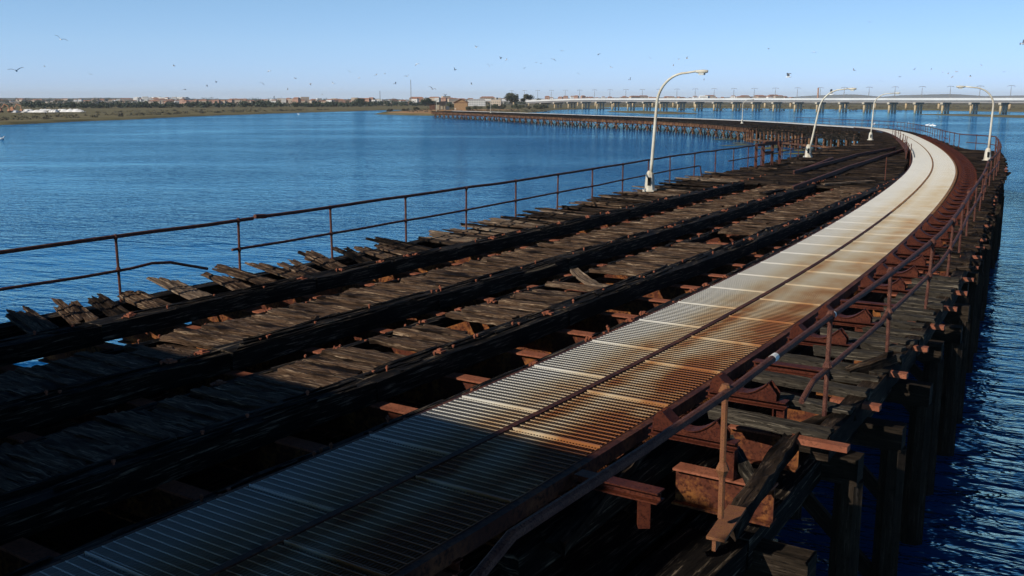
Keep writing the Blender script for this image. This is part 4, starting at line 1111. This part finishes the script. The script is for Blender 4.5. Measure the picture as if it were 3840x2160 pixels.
for i, (x, y) in enumerate(spots):
    x += rnd.uniform(-3, 3); y += rnd.uniform(-3, 3)
    gull(x, y, rnd.uniform(190, 400), rnd.randrange(4), rnd.uniform(0, 360), rnd.uniform(-35, 35), 'small gull circling in the flock above the estuary', 'distant gulls in the sky')
def swim():
    r = empty('swimming_gull', (0, 0, 0)); m = MB(); pr = [(-.34, .03), (-.2, .12), (0, .16), (.18, .13), (.28, .06)]
    m.tube([(0, y, .06 + (.05 if i == 0 else 0)) for i, (y, _) in enumerate(pr)], [q for _, q in pr], 8); m.tube([(0, .2, .1), (0, .27, .28), (0, .34, .32), (0, .44, .30)], [.07, .05, .06, .012], 8)
    m.build('body', M['gull_white'], r, True, local=True); return r
sw = swim(); smap = {sw.name: [c for c in bpy.data.objects if c.parent == sw]}
for k, (x, y, lab) in enumerate([(109.4, 263.3, 0), (109.0, 260, 0), (108.8, 257.5, 0), (112.2, 282.7, 'lone white gull floating left of the floating group'), (98, 271, 'white gull floating beside the far bend lamp'), (-96.9, 455, 'white gull floating near the far left shore'), (-87.8, 171.4, 'white gull floating off the left border of the picture')]):
    o = sw if k == 0 else copy_tree(sw, None, smap); o.location = (x, y, WATER); o.rotation_euler = (0, 0, rnd.uniform(0, 6)); o.scale = (1.5,) * 3
    tag(o, lab or 'white gull floating in the close group of three on the right water', 'gull', 'three floating gulls' if not lab else None)

HAZE = 9e-5
# ------------------------------------------------------------------ light, sky, camera
AZ = 52.6; EL = 30.3
ld = Vector((math.sin(R(AZ)) * math.cos(R(EL)), math.cos(R(AZ)) * math.cos(R(EL)), -math.sin(R(EL))))
L = bpy.data.lights.new('sun', 'SUN'); L.energy = 5.0; L.angle = R(.5); L.color = (1.0, .93, .82)
lo = bpy.data.objects.new('sun', L); col.objects.link(lo); lo.rotation_euler = ld.to_track_quat('-Z', 'Y').to_euler(); lo.location = (-40, -40, 60)
w = bpy.data.worlds.new('World'); sc.world = w; w.use_nodes = True
nt = w.node_tree; bg = nt.nodes['Background']
sky = nt.nodes.new('ShaderNodeTexSky'); sky.sky_type = 'NISHITA'; sky.sun_disc = False
sky.sun_elevation = R(EL); sky.sun_rotation = R(AZ + 180); sky.altitude = 0; sky.air_density = .6; sky.dust_density = 0; sky.ozone_density = 6.0
tc = nt.nodes.new('ShaderNodeTexCoord'); sx = nt.nodes.new('ShaderNodeSeparateXYZ'); nt.links.new(tc.outputs['Generated'], sx.inputs[0])
el = math_n(nt, 'MULTIPLY', sx.outputs[2], 2.0)
thin = ramp(nt, el, [(0.0, (.285, .278, .325)), (.03, (.287, .278, .325)), (.105, (.362, .336, .327)), (.19, (.405, .375, .33)), (.35, (.44, .58, .56)), (.68, (.20, .32, .34)), (1.0, (.012, .03, .05))])
skyc = mixc(nt, 1.0, sky.outputs[0], thin, 'MULTIPLY')
az = math_n(nt, 'ADD', math_n(nt, 'MULTIPLY', sx.outputs[0], -.17), .93)
az3 = nt.nodes.new('ShaderNodeCombineColor')
for k in range(3): nt.links.new(az, az3.inputs[k])
skyc = mixc(nt, 1.0, skyc, az3.outputs[0], 'MULTIPLY')
sv = nt.nodes.new('ShaderNodeVectorMath'); sv.operation = 'SCALE'; sv.inputs['Scale'].default_value = 4.1; nt.links.new(skyc, sv.inputs[0])
nt.links.new(sv.outputs[0], bg.inputs[0]); bg.inputs[1].default_value = .1
hm, hnt, hb = newmat('haze'); hnt.nodes.remove(hb); pv = node(hnt, 'ShaderNodeVolumePrincipled'); pv.inputs['Color'].default_value = (.86, .92, 1, 1); pv.inputs['Density'].default_value = HAZE; pv.inputs['Anisotropy'].default_value = .0
hnt.links.new(pv.outputs[0], hnt.nodes['Material Output'].inputs['Volume'])
if HAZE: m = MB(); m.box(-8500, 8500, -300, 9500, WATER - 1.6, 62); tag(m.build('haze', hm), kind='stuff')
cam = bpy.data.cameras.new('camera'); co = bpy.data.objects.new('camera', cam); col.objects.link(co); sc.camera = co
cam.sensor_width = 36; cam.lens = 36 * 3700 / 3840; cam.clip_start = .05; cam.clip_end = 30000
co.location = (0, 0, 3.3); co.rotation_euler = (R(90) - math.atan(708 / 3700), 0, 0)
sc.view_settings.view_transform = 'Standard'; sc.view_settings.look = 'None'; sc.view_settings.exposure = 0; sc.view_settings.gamma = 1
sc.cycles.max_bounces = 6; sc.cycles.diffuse_bounces = 3; sc.cycles.glossy_bounces = 3
